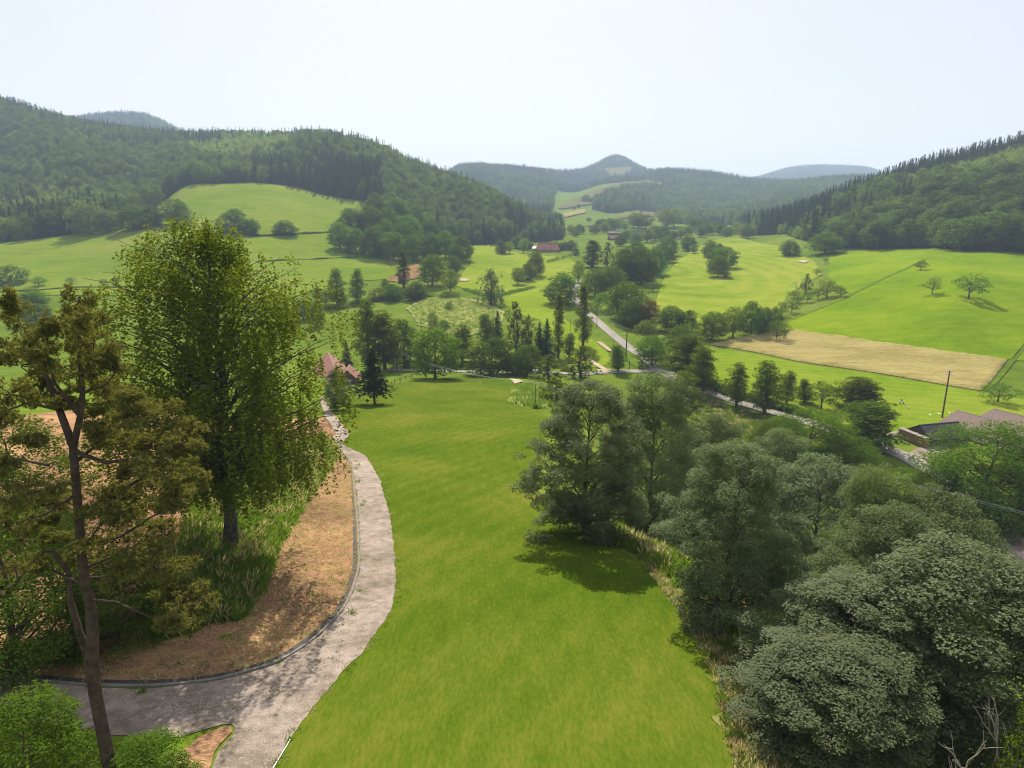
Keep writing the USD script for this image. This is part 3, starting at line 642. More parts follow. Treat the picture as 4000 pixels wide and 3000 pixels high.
# woods on the hills: coarser sprays, seen from half a kilometre and more
for i in range(4):
    kind(f'wood_broad_{i}', crown_tree(201 + i, 23, 15, 0.15, dome_p, 34, 2.7, 44, 1.0, flat=0.75, out=1.3, up=0.5, rnd=0.4, limbs=0, lobes=0.3, shell=(0.5, 0.9)), 'bark_brown', 'wood_leaf')
    kind(f'wood_light_{i}', crown_tree(211 + i, 19, 11, 0.15, dome_p, 30, 2.1, 38, 0.85, flat=0.75, out=1.3, up=0.5, rnd=0.4, limbs=0, lobes=0.35, shell=(0.5, 0.9)), 'bark_brown', 'wood_pale')
for i in range(3):
    kind(f'wood_spruce_{i}', conifer(221 + i, 28, 7.5, 0.12, 24, 10, 4, 1.4, 0.32, 0.9), 'bark_brown', 'wood_needle')
# trees near enough to show leaves
for i in range(3):
    kind(f'maple_{i}', crown_tree(301 + i, 15, 13, 0.07, maple_p, 280, 1.15, 260, 0.195, flat=0.45, up=1.5, rnd=0.42, limbs=60, lobes=0.42, trunk_r=0.016, out=0.5, aspect=0.72, shell=(0.5, 1.0)), 'bark_brown', 'leaf_maple')
kind('near_bush_0', crown_tree(321, 4.5, 5, 0.02, bush_p, 60, 0.7, 190, 0.13, up=1.0, limbs=20, trunk_r=0.012), 'bark_brown', 'leaf_broad')
kind('near_shade_0', crown_tree(331, 11, 10, 0.05, dome_p, 110, 1.2, 210, 0.19, up=1.1, limbs=40, lobes=0.4), 'bark_brown', 'leaf_broad')

def tree(kindname, loc, h, w, label, group=None, cat='tree', rot=None, name=None, pick=None, seed=0):
    rng = np.random.default_rng(int(abs(loc[0] * 131 + loc[1] * 17)) + seed)
    alts = KINDS[kindname]
    nm, h0, w0, _ = alts[pick if pick is not None else rng.integers(len(alts))]
    names = {'poplar': 'poplar_tree', 'spruce': 'spruce_tree', 'bush': 'bush', 'near_bush': 'bush', 'fruit': 'fruit_tree', 'bare': 'bare_tree', 'birchy': 'birch_tree', 'willow': 'willow_tree', 'maple': 'maple_tree', 'wood_spruce': 'spruce_tree'}
    p = thing(name or names.get(kindname, 'broadleaf_tree'), (loc[0], loc[1], loc[2] - 0.05), rot if rot is not None else rng.uniform(0, 360),
              (w / w0, w / w0, h / h0), label=label, cat=cat, group=group)
    pr = stage.GetPrimAtPath(p)
    pr.GetReferences().AddInternalReference(f'{PROTO}/{nm}')
    pr.SetInstanceable(True)
    return p
def tv(kindname, vx, vb, vt, vw, label, group=None, cat='tree', d=None, **kw):
    """A tree by its foot, top row and width as seen; it stands on the ground there."""
    if d is None:
        b = at(vx, vb)[0]
    else:
        yc = (vb - CY) / FV
        y = d; x = (vx - CX) / FV / (CP - yc * SP) * y
        b = np.array([x, y, ground_z((x, y))])
    h = CZ + float(rise(vt)) * b[1] - b[2]
    depth = b[1] * CP + (CZ - b[2]) * SP
    return tree(kindname, b, max(h, 0.8), vw * depth / FV, label, group, cat, **kw)

# ------------------------------------------------------------------ woods on the hills
def scatter(poly, rng, spacing, avoid=()):
    lo, hi = poly.min(0), poly.max(0)
    pts = []
    y = lo[1]
    while y < hi[1]:
        s = spacing * (1.0 if y < 1900 else 1.35 if y < 3000 else 1.7)
        n = int((hi[0] - lo[0]) / s) + 1
        x = lo[0] + np.arange(n) * s + rng.uniform(-0.45, 0.45, n) * s
        pts.append(np.stack([x, y + rng.uniform(-0.45, 0.45, n) * s, np.full(n, s)], 1))
        y += s
    p = np.vstack(pts)
    ok = inside(p[:, 0], p[:, 1], poly) & (np.abs(p[:, 0] / p[:, 1]) < 0.86)
    for a in avoid:
        ok &= ~inside(p[:, 0], p[:, 1], a)
    return p[ok]
def visible(p, hgt, margin=0.004):
    z = height(p[:, 0], p[:, 1])
    t = p[:, 0] / p[:, 1]
    bins = np.clip(((t + 0.9) / 1.8 * 360).astype(int), 0, 359)
    ys = np.exp(np.linspace(math.log(150), math.log(8600), 420))
    tc = (np.arange(360) + 0.5) / 360 * 1.8 - 0.9
    gy, gt = np.meshgrid(ys, tc, indexing='xy')
    e = (height(gt * gy, gy) - CZ) / gy
    cm = np.maximum.accumulate(e, 1)
    j = np.clip(np.searchsorted(ys, p[:, 1]) - 3, 0, 419)
    return (z + hgt - CZ) / p[:, 1] > cm[bins, j] - margin, z
rw = np.random.default_rng(77)
AV = [p for _, p, _ in FAR_MEADOWS]
WOODS = [('left', W_LEFT, 9.6), ('back', W_BACK, 10.5), ('right', W_RIGHT, 8.6)]
masses, singles = {'broad': [], 'light': [], 'spruce': []}, {'broad': [], 'spruce': []}
for nm, poly, sp_ in WOODS:
    p = scatter(poly, rw, sp_, AV if nm == 'back' else ())
    vis, z = visible(p, 27.0)
    p, z = p[vis], z[vis]
    d, key = p[:, 1] / S, p[:, 0] / p[:, 1] * 1.0267 * FV + CX
    q = np.stack([p[:, 0] / 110, p[:, 1] / 110, 0 * d], 1)
    n1, n2 = meshkit.fbm(q, 3, 9), meshkit.fbm(q * 0.7 + 50, 3, 21)
    if nm == 'left':
        con = 0.22 + 0.55 * smoothstep((d - 800) / 220) + 0.7 * ((key > 560) & (key < 830) & (d < 720)) + 0.7 * ((key > 1090) & (d < 800)) - 0.6 * ((key > 330) & (key < 480) & (d < 740)) - 0.5 * ((key > 500) & (key < 640) & (d > 760) & (d < 1020))
        light = 0.15 + 0.7 * ((key > 430) & (key < 640) & (d > 760) & (d < 1030)) + 0.35 * (key < 220) * (d < 640)
    elif nm == 'right':
        con = 0.02 + 0.75 * smoothstep((d - 575) / 50) + 0.6 * ((key > 1640) & (key < 1800) & (d > 540)) - 0.2 * (d < 450)
        light = 0.75 - 0.5 * ((key > 1800) & (key < 1900) & (d < 470)) - 0.5 * (key > 2130) * (d < 400)
    else:
        con = 0.42 + 0.5 * (d > 1700) - 0.25 * (key > 1430) * (d < 1900)
        light = 0.15 + 0 * d
    r1, r2 = rw.uniform(size=len(d)), rw.uniform(size=len(d))
    isc = n1 + 0.55 * (r1 - 0.5) < con * 0.62 + 0.12
    isl = ~isc & (n2 + 0.4 * (r2 - 0.5) < light * 0.7 + 0.12)
    for i in range(len(d)):
        k = 'spruce' if isc[i] else 'light' if isl[i] else 'broad'
        s = p[i, 2] / sp_
        hs = (0.62 + 0.62 * rw.uniform()) * (0.85 + 0.3 * n2[i])
        if nm == 'right' and k == 'light':
            hs *= 0.72
        row = (p[i, 0], p[i, 1], z[i], hs, hs * (0.85 + 0.3 * rw.uniform()) * (s if s < 1.2 else s * 0.9) * (1.0 if k == 'spruce' else 1.2), rw.uniform(0, 360), nm)
        masses[k].append(row)
# the 300 of each sort that show largest stand as trees of their own
for srt, ks in (('broad', ('broad', 'light')), ('spruce', ('spruce',))):
    allr = sorted(((k, i, r[3] / r[1]) for k in ks for i, r in enumerate(masses[k]) if abs(r[0] / r[1]) < 0.745), key=lambda x: -x[2])[:285]
    taken = {(k, i) for k, i, _ in allr}
    for k, i in sorted(taken):
        singles[srt].append((k, masses[k][i]))
    for k in ks:
        masses[k] = [r for i, r in enumerate(masses[k]) if (k, i) not in taken]
SIZE = {'broad': (23, 15), 'light': (19, 11), 'spruce': (28, 7.5)}
PLACE = {'left': 'left hillside wood', 'right': 'right hillside wood', 'back': 'far wood behind the village'}
for srt in singles:
    for k, r in singles[srt]:
        hh, ww = SIZE[k]
        what = 'dark narrow spruce' if k == 'spruce' else 'pale leafy tree' if k == 'light' else 'dark leafy tree'
        size = 'tall ' if r[3] > 1.0 else 'low ' if r[3] < 0.8 else ''
        dd, lo_, hi_ = r[1] / S, {'left': 560, 'right': 420, 'back': 1000}[r[6]], {'left': 800, 'right': 560, 'back': 1500}[r[6]]
        spot = 'at the foot of the' if dd < lo_ else 'on the skyline of the' if dd > hi_ else 'midway up the'
        lab = f'{size}{what} {spot} {PLACE[r[6]]}'
        tree('wood_' + k, (r[0], r[1], r[2]), hh * r[3], ww * r[4], lab, lab.replace('tree ', 'trees ', 1).replace('spruce ', 'spruces ', 1), name='spruce_tree' if k == 'spruce' else 'forest_tree')
def mass(name, rows, kname, label, cat):
    alts = [a[0] for a in KINDS['wood_' + kname]]
    p = path_for(name)
    pi = UsdGeom.PointInstancer.Define(stage, p)
    rels = []
    for a in alts:
        c = UsdGeom.Xform.Define(stage, f'{p}/{a}')
        c.GetPrim().GetReferences().AddInternalReference(f'{PROTO}/{a}')
        rels.append(c.GetPath())
    pi.CreatePrototypesRel().SetTargets(rels)
    rows = [r for r in rows]
    arr = np.array([r[:6] for r in rows], float)
    n = len(arr)
    rr = np.random.default_rng(n)
    pi.CreateProtoIndicesAttr(Vt.IntArray.FromNumpy(rr.integers(0, len(alts), n).astype(np.int32)))
    pi.CreatePositionsAttr(Vt.Vec3fArray.FromNumpy((arr[:, :3] - [0, 0, 0.3]).astype(np.float32)))
    pi.CreateScalesAttr(Vt.Vec3fArray.FromNumpy(np.stack([arr[:, 4], arr[:, 4], arr[:, 3]], 1).astype(np.float32)))
    half = np.radians(arr[:, 5]) / 2
    pi.CreateOrientationsAttr(Vt.QuathArray([Gf.Quath(float(math.cos(h)), 0.0, 0.0, float(math.sin(h))) for h in half]))
    tag(pi, label, cat, kind='stuff')
for k, what in (('broad', 'dark leafy trees'), ('light', 'pale leafy trees'), ('spruce', 'dark spruces')):
    for where in ('left', 'back', 'right'):
        rows = [r for r in masses[k] if r[6] == where]
        if rows:
            mass('wood', rows, k, f'{what} filling the {PLACE[where]}', 'wood')
print('woods', {k: len(v) for k, v in masses.items()}, {k: len(v) for k, v in singles.items()})

# ------------------------------------------------------------------ single trees of the valley
def many(rows, group=None, cat='tree'):
    for r in rows:
        kw = dict(r[7]) if len(r) > 7 else {}
        tv(r[0], r[1], r[2], r[3], r[4], r[5], group, kw.pop('cat', cat), **kw)
B = {'cat': 'bush'}
# the dark grove under the spruce wood
grove = [(735, 538, 478, 42), (770, 548, 492, 44), (810, 555, 486, 46), (850, 561, 498, 46), (890, 564, 505, 44), (928, 560, 500, 42), (962, 557, 496, 40), (1000, 562, 505, 36), (985, 575, 525, 30),
         (760, 512, 448, 46), (800, 516, 440, 46), (842, 520, 446, 48), (886, 524, 462, 46), (930, 524, 470, 42), (812, 488, 414, 44), (856, 492, 424, 46), (900, 500, 442, 44), (832, 545, 470, 44), (874, 545, 478, 44)]
for i, g in enumerate(grove):
    tv('dark_round' if i % 3 else 'round', g[0], g[1], g[2], g[3] * 1.12, 'dark rounded tree in the grove between the green dome meadow and the fairway', 'trees of the dark grove')
many([
 ('poplar', 872, 620, 540, 24, 'slim pale poplar standing alone on the brown field'),
 ('round', 934, 617, 547, 56, 'bright round tree right of the brown field', None, {'pick': 0}),
 ('light_round', 973, 630, 581, 36, 'slim oval tree beside the sand bunker and green'),
 ('dark_round', 981, 592, 550, 28, 'dark tree at the right foot of the grove, above the bunker'),
 ('willow', 1061, 656, 578, 54, 'drooping willow between the marsh and the fairway'),
 ('light_round', 1119, 615, 577, 32, 'olive green tree in the row of three on the fairway, nearest one'),
 ('dark_round', 1137, 607, 570, 32, 'dark tree behind the olive green one on the fairway'),
 ('dark_round', 1155, 598, 536, 36, 'tall dark tree at the far end of the fairway row'),
 ('dark_round', 1084, 549, 516, 25, 'round dark tree on the far lawn, left of the farmhouse'),
 ('light_round', 1101, 548, 520, 16, 'small oval tree right of the round dark one on the far lawn'),
 ('light_round', 1131, 547, 514, 19, 'upright tree on the far lawn close to the farmhouse'),
 ('light_round', 1249, 610, 562, 27, 'yellowish tree at the bend of the valley road'),
 ('dark_round', 1211, 656, 585, 66, 'big dark round tree left of the bend in the road', None, {'pick': 1}),
 ('poplar', 1206, 774, 632, 22, 'slim poplar left of the road, shorter of the two'),
 ('poplar', 1259, 748, 612, 31, 'tall columnar poplar standing against the road'),
 ('poplar', 1279, 577, 518, 34, 'dense column of trees left of the wood in the valley middle', None, {'name': 'broadleaf_tree'}),
 ('birchy', 1311, 577, 522, 34, 'pale loose tree behind the valley copse'),
 ('dark_round', 1350, 612, 535, 70, 'left dark crown of the big copse in the valley middle', None, {'pick': 0}),
 ('dark_round', 1385, 612, 532, 70, 'right dark crown of the big copse in the valley middle', None, {'pick': 2}),
 ('dark_round', 1416, 594, 528, 40, 'dark tree at the right edge of the big valley copse'),
 ('dark_round', 1372, 580, 520, 60, 'rear crown of the big valley copse'),
 ('round', 1285, 640, 578, 52, 'left tree of the light green pair right of the road bend'),
 ('round', 1318, 636, 572, 54, 'right tree of the light green pair right of the road bend'),
 ('bush', 1300, 674, 630, 50, 'rounded grey green bush right of the road', None, {'cat': 'bush'}),
 ('round', 1350, 690, 606, 78, 'broad round tree behind the copper coloured one'),
 ('dark_round', 1366, 706, 642, 58, 'dark round tree left of the copper coloured one'),
 ('copper', 1402, 707, 644, 42, 'copper brown tree at the edge of the fairway'),
 ('fruit', 1409, 629, 608, 24, 'small umbrella shaped tree at the left edge of the fairway'),
 ('bush', 1394, 606, 575, 34, 'bush at the foot of the big valley copse', None, {'cat': 'bush'}),
 ('dark_round', 1440, 553, 508, 42, 'dark tree at the far end of the fairway, behind the copse'),
 ('dark_round', 1441, 567, 534, 32, 'lower tree in front of the dark one at the far fairway end'),
 ('dark_round', 1487, 541, 505, 32, 'round tree on the far fairway near the white house'),
 ('light_round', 1498, 548, 527, 16, 'tiny oval tree beside the round one on the far fairway'),
 ('dark_round', 1530, 557, 517, 27, 'rearmost tree of the row on the striped fairway'),
 ('dark_round', 1541, 565, 520, 27, 'second from the rear in the row on the striped fairway'),
 ('round', 1552, 573, 524, 30, 'middle tree of the row on the striped fairway'),
 ('round', 1566, 580, 531, 46, 'widest tree of the row on the striped fairway'),
 ('round', 1550, 599, 551, 42, 'front tree of the row on the striped fairway'),
 ('birchy', 1569, 602, 576, 20, 'small leafy tree at the front foot of the fairway row'),
 ('dark_round', 1705, 553, 516, 36, 'round dark tree beside the bunker on the striped fairway'),
 ('round', 1781, 549, 500, 64, 'bulky tree standing clear of the wood edge by the fairway'),
 ('fruit', 1782, 570, 552, 15, 'tiny tree below the bulky tree at the wood edge'),
 ('fruit', 1764, 596, 579, 17, 'tiny dark tree on the slope above the orchard'),
 ('birchy', 1741, 632, 590, 24, 'tall pointed tree in the orchard strip'),
 ('bare', 1720, 630, 603, 26, 'bare grey tree at the left edge of the orchard'),
 ('fruit', 1786, 641, 601, 42, 'widest fruit tree at the top of the orchard strip'),
 ('fruit', 1766, 646, 620, 32, 'dense fruit tree left of the widest one in the orchard'),
 ('fruit', 1815, 642, 616, 20, 'fruit tree at the right end of the orchard strip'),
 ('fruit', 1743, 654, 631, 22, 'slender fruit tree in the middle of the orchard strip'),
 ('fruit', 1715, 645, 627, 26, 'low fruit tree under the bare one'),
 ('fruit', 1722, 655, 637, 24, 'squat fruit tree below the low one in the orchard'),
 ('fruit', 1688, 684, 652, 30, 'fruit tree beside the white tee sign'),
 ('fruit', 1710, 677, 645, 32, 'lowest broad fruit tree of the orchard'),
 ('round', 1537, 734, 671, 58, 'leftmost tree of the thick hedge above the wheat', None, {'pick': 0}),
 ('light_round', 1583, 728, 660, 46, 'silvery tree second in the thick hedge above the wheat'),
 ('dark_round', 1622, 724, 647, 52, 'tallest tree of the thick hedge above the wheat'),
 ('dark_round', 1648, 718, 662, 46, 'dark tree near the right end of the thick hedge'),
 ('round', 1669, 712, 664, 38, 'rightmost tree of the thick hedge above the wheat'),
 ('fruit', 1676, 736, 689, 54, 'spreading fruit tree in the wheat field'),
 ('fruit', 1989, 584, 562, 26, 'small fruit tree highest on the hay meadow'),
 ('fruit', 2013, 636, 596, 34, 'thin fruit tree in the middle of the hay meadow'),
 ('fruit', 2092, 645, 590, 66, 'largest fruit tree on the hay meadow'),
 ('fruit', 2155, 868, 826, 70, 'spreading tree right of the golfers, below the wheat', None, {'pick': 0}),
 ('tall_loose', 1854, 882, 816, 90, 'alder standing behind its twin above the barn path'),
 ('tall_loose', 1866, 968, 868, 108, 'alder in front of its twin above the barn path'),
 ('tall_loose', 1652, 895, 779, 60, 'tallest slim alder along the road'),
 ('tall_loose', 1699, 874, 799, 33, 'narrow alder right of the tallest one along the road'),
 ('tall_loose', 1737, 870, 818, 34, 'short alder third from the left beyond the road'),
 ('fruit', 1774, 884, 822, 54, 'sparse crooked tree at the road, right of the short alder'),
 ('tall_loose', 1590, 878, 782, 44, 'slim alder standing alone at the verge of the road'),
 ('round', 1408, 790, 723, 62, 'round tree at the junction, left of the roadside group'),
 ('tall_loose', 1480, 822, 720, 84, 'tall broad tree of the group at the junction', None, {'pick': 0}),
 ('tall_loose', 1516, 852, 744, 58, 'right tree of the group at the junction, trunk on the verge'),
 ('tall_loose', 1470, 908, 800, 66, 'leafy tree behind the big maple, below the road'),
 ('round', 1450, 717, 659, 54, 'round tree at the fairway corner above the junction'),
 ('dark_round', 1483, 716, 668, 44, 'dark tree right of the round one at the fairway corner'),
 ('bush', 1467, 744, 698, 64, 'broad bush below the trees at the fairway corner', None, {'cat': 'bush'}),
 ('bush', 1395, 720, 690, 40, 'bush under the copper coloured tree', None, {'cat': 'bush'}),
 ('spruce', 808, 874, 754, 66, 'dark spruce standing alone on the lawn with its shadow', None, {'pick': 1}),
 ('tall_loose', 797, 802, 643, 50, 'tallest thin stemmed tree behind the lone spruce'),
 ('tall_loose', 832, 800, 668, 62, 'leafy tree right of the thin stemmed one behind the spruce'),
 ('dark_round', 873, 792, 688, 66, 'dark tree behind the wooden double pole'),
 ('round', 941, 818, 703, 96, 'round maple with its shadow on the far lawn edge', None, {'name': 'maple_tree', 'pick': 0}),
 ('tall_loose', 999, 784, 698, 46, 'open vase shaped tree between the two lawn maples'),
 ('dark_round', 1060, 810, 727, 98, 'broad dark maple beyond the far lawn edge', None, {'name': 'maple_tree'}),
 ('tall_loose', 1052, 748, 676, 36, 'brownish conifer in front of the marsh', None, {'name': 'spruce_tree'}),
 ('spruce', 1075, 748, 670, 30, 'dark spruce in front of the marsh', None, {'pick': 0}),
 ('birchy', 1114, 768, 650, 56, 'tall drooping birch in front of the marsh'),
 ('birchy', 1141, 772, 678, 38, 'shorter birch right of the tall drooping one'),
 ('spruce', 1165, 766, 696, 28, 'left spruce of the dark pair by the poplars', None, {'pick': 0}),
 ('spruce', 1181, 767, 688, 34, 'right taller spruce of the dark pair by the poplars', None, {'pick': 0}),
 ('round', 1139, 813, 744, 64, 'round bushy tree between the broad maple and the spruce pair'),
 ('birchy', 1187, 824, 764, 62, 'greyish willow bush on the stream side', None, {'cat': 'bush', 'name': 'bush'}),
 ('birchy', 1255, 817, 746, 64, 'loose leafy tree left of the big maples'),
 ('dark_round', 1109, 808, 758, 44, 'low dark tree beside the broad maple'),
 ('tall_loose', 1229, 773, 718, 26, 'slim dark tree between the two poplars'),
 ('willow', 1200, 872, 812, 64, 'willow bush at the far right corner of the lawn', None, {'cat': 'bush', 'name': 'bush'}),
 ('tall_loose', 1335, 802, 744, 34, 'young tree beside the junction pole'),
 ('tall_loose', 729, 660, 577, 34, 'tall airy tree with the dark foot on the left meadow'),
 ('tall_loose', 772, 652, 578, 32, 'airy conical tree right of the one with the dark foot'),
 ('dark_round', 738, 660, 628, 22, 'dark bush at the foot of the tall airy tree', None, {'cat': 'bush', 'name': 'bush'}),
 ('light_round', 687, 650, 618, 24, 'left small tree of the pair at the meadow hedge'),
 ('light_round', 704, 660, 624, 20, 'right small tree of the pair at the meadow hedge'),
 ('bush', 820, 648, 618, 44, 'pale bush in the stream hedge left of the dark one', None, {'cat': 'bush', 'pick': 1}),
 ('dark_round', 850, 650, 612, 40, 'dark bush in the stream hedge', None, {'cat': 'bush', 'name': 'bush'}),
 ('dark_round', 897, 647, 606, 44, 'dark bushy tree in the stream hedge below the bright tree'),
 ('light_round', 833, 632, 600, 18, 'small bush by the brown field', None, {'cat': 'bush', 'name': 'bush'}),
 ('light_round', 655, 690, 646, 48, 'pale bushy tree showing at the right edge of the birch'),
 ('dark_round', 682, 706, 650, 34, 'dark bushy tree showing at the right edge of the birch'),
 ('bush', 968, 643, 628, 42, 'flat bush at the near edge of the green', None, {'cat': 'bush'}),
 ('bush', 970, 669, 650, 20, 'small bush in the marsh', None, {'cat': 'bush'}),
 ('bush', 935, 705, 672, 24, 'thin bush at the left of the marsh', None, {'cat': 'bush', 'pick': 1}),
 ('bush', 958, 712, 690, 30, 'dark low bush in the marsh', None, {'cat': 'bush'}),
 ('round', 384, 484, 427, 56, 'round tree where the dome meadow meets the wood'),
 ('dark_round', 507, 504, 449, 62, 'left and larger of the dark trees on the meadow bank'),
 ('dark_round', 543, 506, 470, 34, 'dark tree touching the larger one on the meadow bank'),
 ('dark_round', 617, 508, 474, 45, 'single round dark tree on the meadow bank'),
 ('light_round', 66, 513, 490, 22, 'small oval tree at the left wood edge'),
 ('bush', 44, 519, 503, 26, 'low bush at the left wood edge', None, {'cat': 'bush', 'pick': 1}),
 ('silver', 195, 508, 430, 70, 'pale silvery tree in front of the left wood'),
 ('silver', 240, 500, 452, 50, 'smaller silvery tree in front of the left wood'),
 ('dark_round', 160, 500, 452, 46, 'dark tree left of the silvery ones'),
 ('dark_round', 290, 497, 440, 60, 'dark tree right of the silvery ones'),
 ('dark_round', 330, 488, 440, 50, 'dark tree between the silvery ones and the dome meadow'),
 ('fruit', 84, 618, 597, 32, 'crooked fruit tree on the left meadow, beside the bush'),
 ('fruit', 154, 614, 598, 19, 'small round fruit tree on the left meadow'),
 ('fruit', 226, 617, 601, 19, 'small fruit tree on the left meadow near the birch'),
 ('fruit', 250, 617, 597, 18, 'fruit tree half hidden by the birch on the left meadow'),
 ('bush', 25, 613, 570, 66, 'large bush at the left frame edge on the meadow', None, {'cat': 'bush'}),
 ('round', 70, 664, 626, 60, 'round tree behind the top of the pine'),
 ('round', 80, 700, 655, 64, 'pale tree in front of the round one behind the pine', None, {'pick': 2}),
 ('maple', 730, 886, 795, 50, 'dark maple between the birch and the red roofs'),
 ('spruce', 750, 790, 735, 24, 'small young spruce behind the red roofs', None, {'pick': 0}),
])
for i, (x, y) in enumerate([(1184, 569), (1189, 567), (1193, 566), (1197, 566), (1202, 563.5), (1206, 563), (1214.5, 561), (1218, 560), (1224, 558), (1231, 556)]):
    tv('fruit', x, y, y - 9, 8, 'tiny tree in the planted row along the fairway below the farmhouse', 'planted row of tiny trees')
rv = np.random.default_rng(5)
VILL = [(1233, 505, 18), (1243, 511, 16), (1252, 506, 22), (1284, 505, 22), (1295, 500, 22), (1306, 503, 24), (1318, 500, 24), (1330, 498, 24), (1302, 492, 20), (1316, 488, 20), (1338, 494, 22), (1350, 497, 20), (1368, 493, 30), (1380, 492, 28), (1395, 494, 36), (1410, 503, 20),
        (1352, 522, 26), (1374, 527, 26), (1398, 524, 30), (1416, 520, 30), (1432, 516, 26), (1453, 518, 20), (1470, 515, 22), (1486, 508, 20), (1513, 512, 22), (1525, 508, 26), (1540, 506, 24), (1558, 508, 24), (1572, 512, 24), (1440, 494, 40), (1455, 490, 40), (1340, 532, 24), (1500, 500, 30), (1590, 506, 26), (1602, 512, 26), (1615, 515, 28)]
for x, y, w in VILL:
    tv('round' if rv.uniform() < 0.6 else 'light_round', x, y, y - w * rv.uniform(0.9, 1.2), w, 'garden tree among the houses of the far village', 'garden trees of the far village')
FARMT = [(1147, 538, 14), (1190, 540, 18), (1200, 543, 22), (1212, 541, 18), (1222, 541, 20), (1234, 540, 22), (1176, 545, 12), (1244, 552, 16), (1135, 540, 26), (1120, 537, 30)]
for x, y, w in FARMT:
    tv('dark_round', x, y, y - w, w, 'dark garden tree around the half hidden farmhouse', 'garden trees around the farmhouse')
HILLT = [(1290, 432, 16), (1300, 428, 14), (1312, 422, 18), (1322, 416, 14), (1345, 404, 9), (1265, 436, 18), (1278, 438, 14), (1250, 448, 8), (1272, 478, 10), (1240, 452, 7), (1332, 365, 6), (1402, 458, 12), (1385, 460, 8)]
for x, y, w in HILLT:
    tv('round', x, y, y - w * 0.9, w, 'small tree on the brown hill meadows above the village', 'small trees on the far hill meadows')
# the near maples between lawn and road
many([
 ('maple', 1262, 1150, 815, 210, 'left half of the double maple that leans over the lawn', None, {'pick': 0}),
 ('maple', 1400, 1168, 800, 181, 'right half of the double maple beside the lawn', None, {'pick': 1}),
 ('maple', 1525, 1230, 893, 155, 'maple just right of the double one, top against the verge', None, {'pick': 2}),
 ('maple', 1570, 1330, 952, 245, 'maple with the dark base beside the tall grass verge', None, {'pick': 1, 'seed': 4}),
 ('maple', 1740, 1395, 985, 265, 'pale maple in the middle of the tree belt', None, {'pick': 0, 'seed': 5}),
 ('maple', 1985, 1300, 1050, 277, 'maple behind the front one, reaching to the yard', None, {'pick': 2, 'd': 48.0, 'seed': 2}),
 ('maple', 1800, 1640, 1265, 330, 'front maple closest to the lawn, lower right', None, {'pick': 1, 'd': 33.0, 'seed': 3}),
 ('maple', 2030, 1640, 1185, 450, 'largest front maple at the right frame edge', None, {'pick': 0, 'd': 33.0, 'seed': 6}),
 ('maple', 1775, 1659, 1395, 330, 'low leafy maple at the foot of the front maple', None, {'d': 28.5, 'pick': 2, 'seed': 8}),
 ('maple', 1478, 1190, 925, 135, 'narrow maple filling the gap right of the double one', None, {'pick': 0, 'seed': 11}),
 ('maple', 1655, 1260, 925, 165, 'maple half hidden behind the pale one, upper left side', None, {'pick': 2, 'seed': 12}),
 ('maple', 1865, 1290, 1000, 190, 'maple right of the pale one, in the second row', None, {'pick': 1, 'seed': 13, 'd': 50.0}),
 ('maple', 1900, 1420, 1085, 240, 'maple above the two front ones, centre of the belt', None, {'pick': 0, 'seed': 14, 'd': 41.0}),
 ('near_shade', 2110, 1120, 903, 250, 'leafy tree in front of the barn', None, {'seed': 1}),
 ('near_shade', 2195, 1130, 965, 190, 'leafy tree at the right frame edge by the clubhouse roof', None, {'seed': 2}),
 ('near_shade', 2010, 1120, 1010, 120, 'low leafy tree left of the one in front of the barn', None, {'seed': 9}),
 ('near_shade', 1745, 1020, 878, 170, 'dark tree between the tree belt and the alders', None, {'seed': 3}),
 ('near_shade', 1680, 990, 905, 130, 'bushy tree left of the dark one near the road', None, {'seed': 4}),
 ('near_shade', 1810, 1040, 935, 130, 'bushy tree beside the road above the pale maple', None, {'seed': 5}),
 ('near_shade', 40, 1440, 1090, 330, 'shaded leafy tree behind the pine trunk', None, {'seed': 6}),
 ('near_shade', 262, 1372, 1185, 210, 'low shaded tree between the pine and the birch', None, {'seed': 7}),
 ('near_shade', 40, 1160, 890, 240, 'leafy tree far behind the pine at the left frame edge', None, {'seed': 8}),
 ('near_bush', 70, 1720, 1500, 250, 'bush at the lower left frame corner', None, {'cat': 'bush'}),
 ('near_bush', 325, 1700, 1590, 150, 'low bush right of the pine foot', None, {'cat': 'bush', 'seed': 3}),
 ('bare', 2120, 1640, 1480, 220, 'dead bare tree in front of the largest maple', None, {'d': 26.0}),
 ('near_bush', 2230, 1640, 1490, 160, 'leafy bush at the lower right frame corner', None, {'cat': 'bush', 'd': 25.0, 'seed': 5}),
])
# the big birch
kind('big_birch_0', weeping(401, 26, 18, 0.25, lambda u: np.interp(u, [0, 0.2, 0.45, 0.66, 0.84, 0.94, 1], [0.8, 0.95, 1.0, 0.86, 0.66, 0.42, 0.14]), 170, 34, 30, 0.18, 3.4, 0.0155, 1.0), 'bark_birch', 'leaf_birch')
tv('big_birch', 497, 1180, 456, 400, 'great drooping birch on the mulch bank', name='birch_tree', rot=40.0)

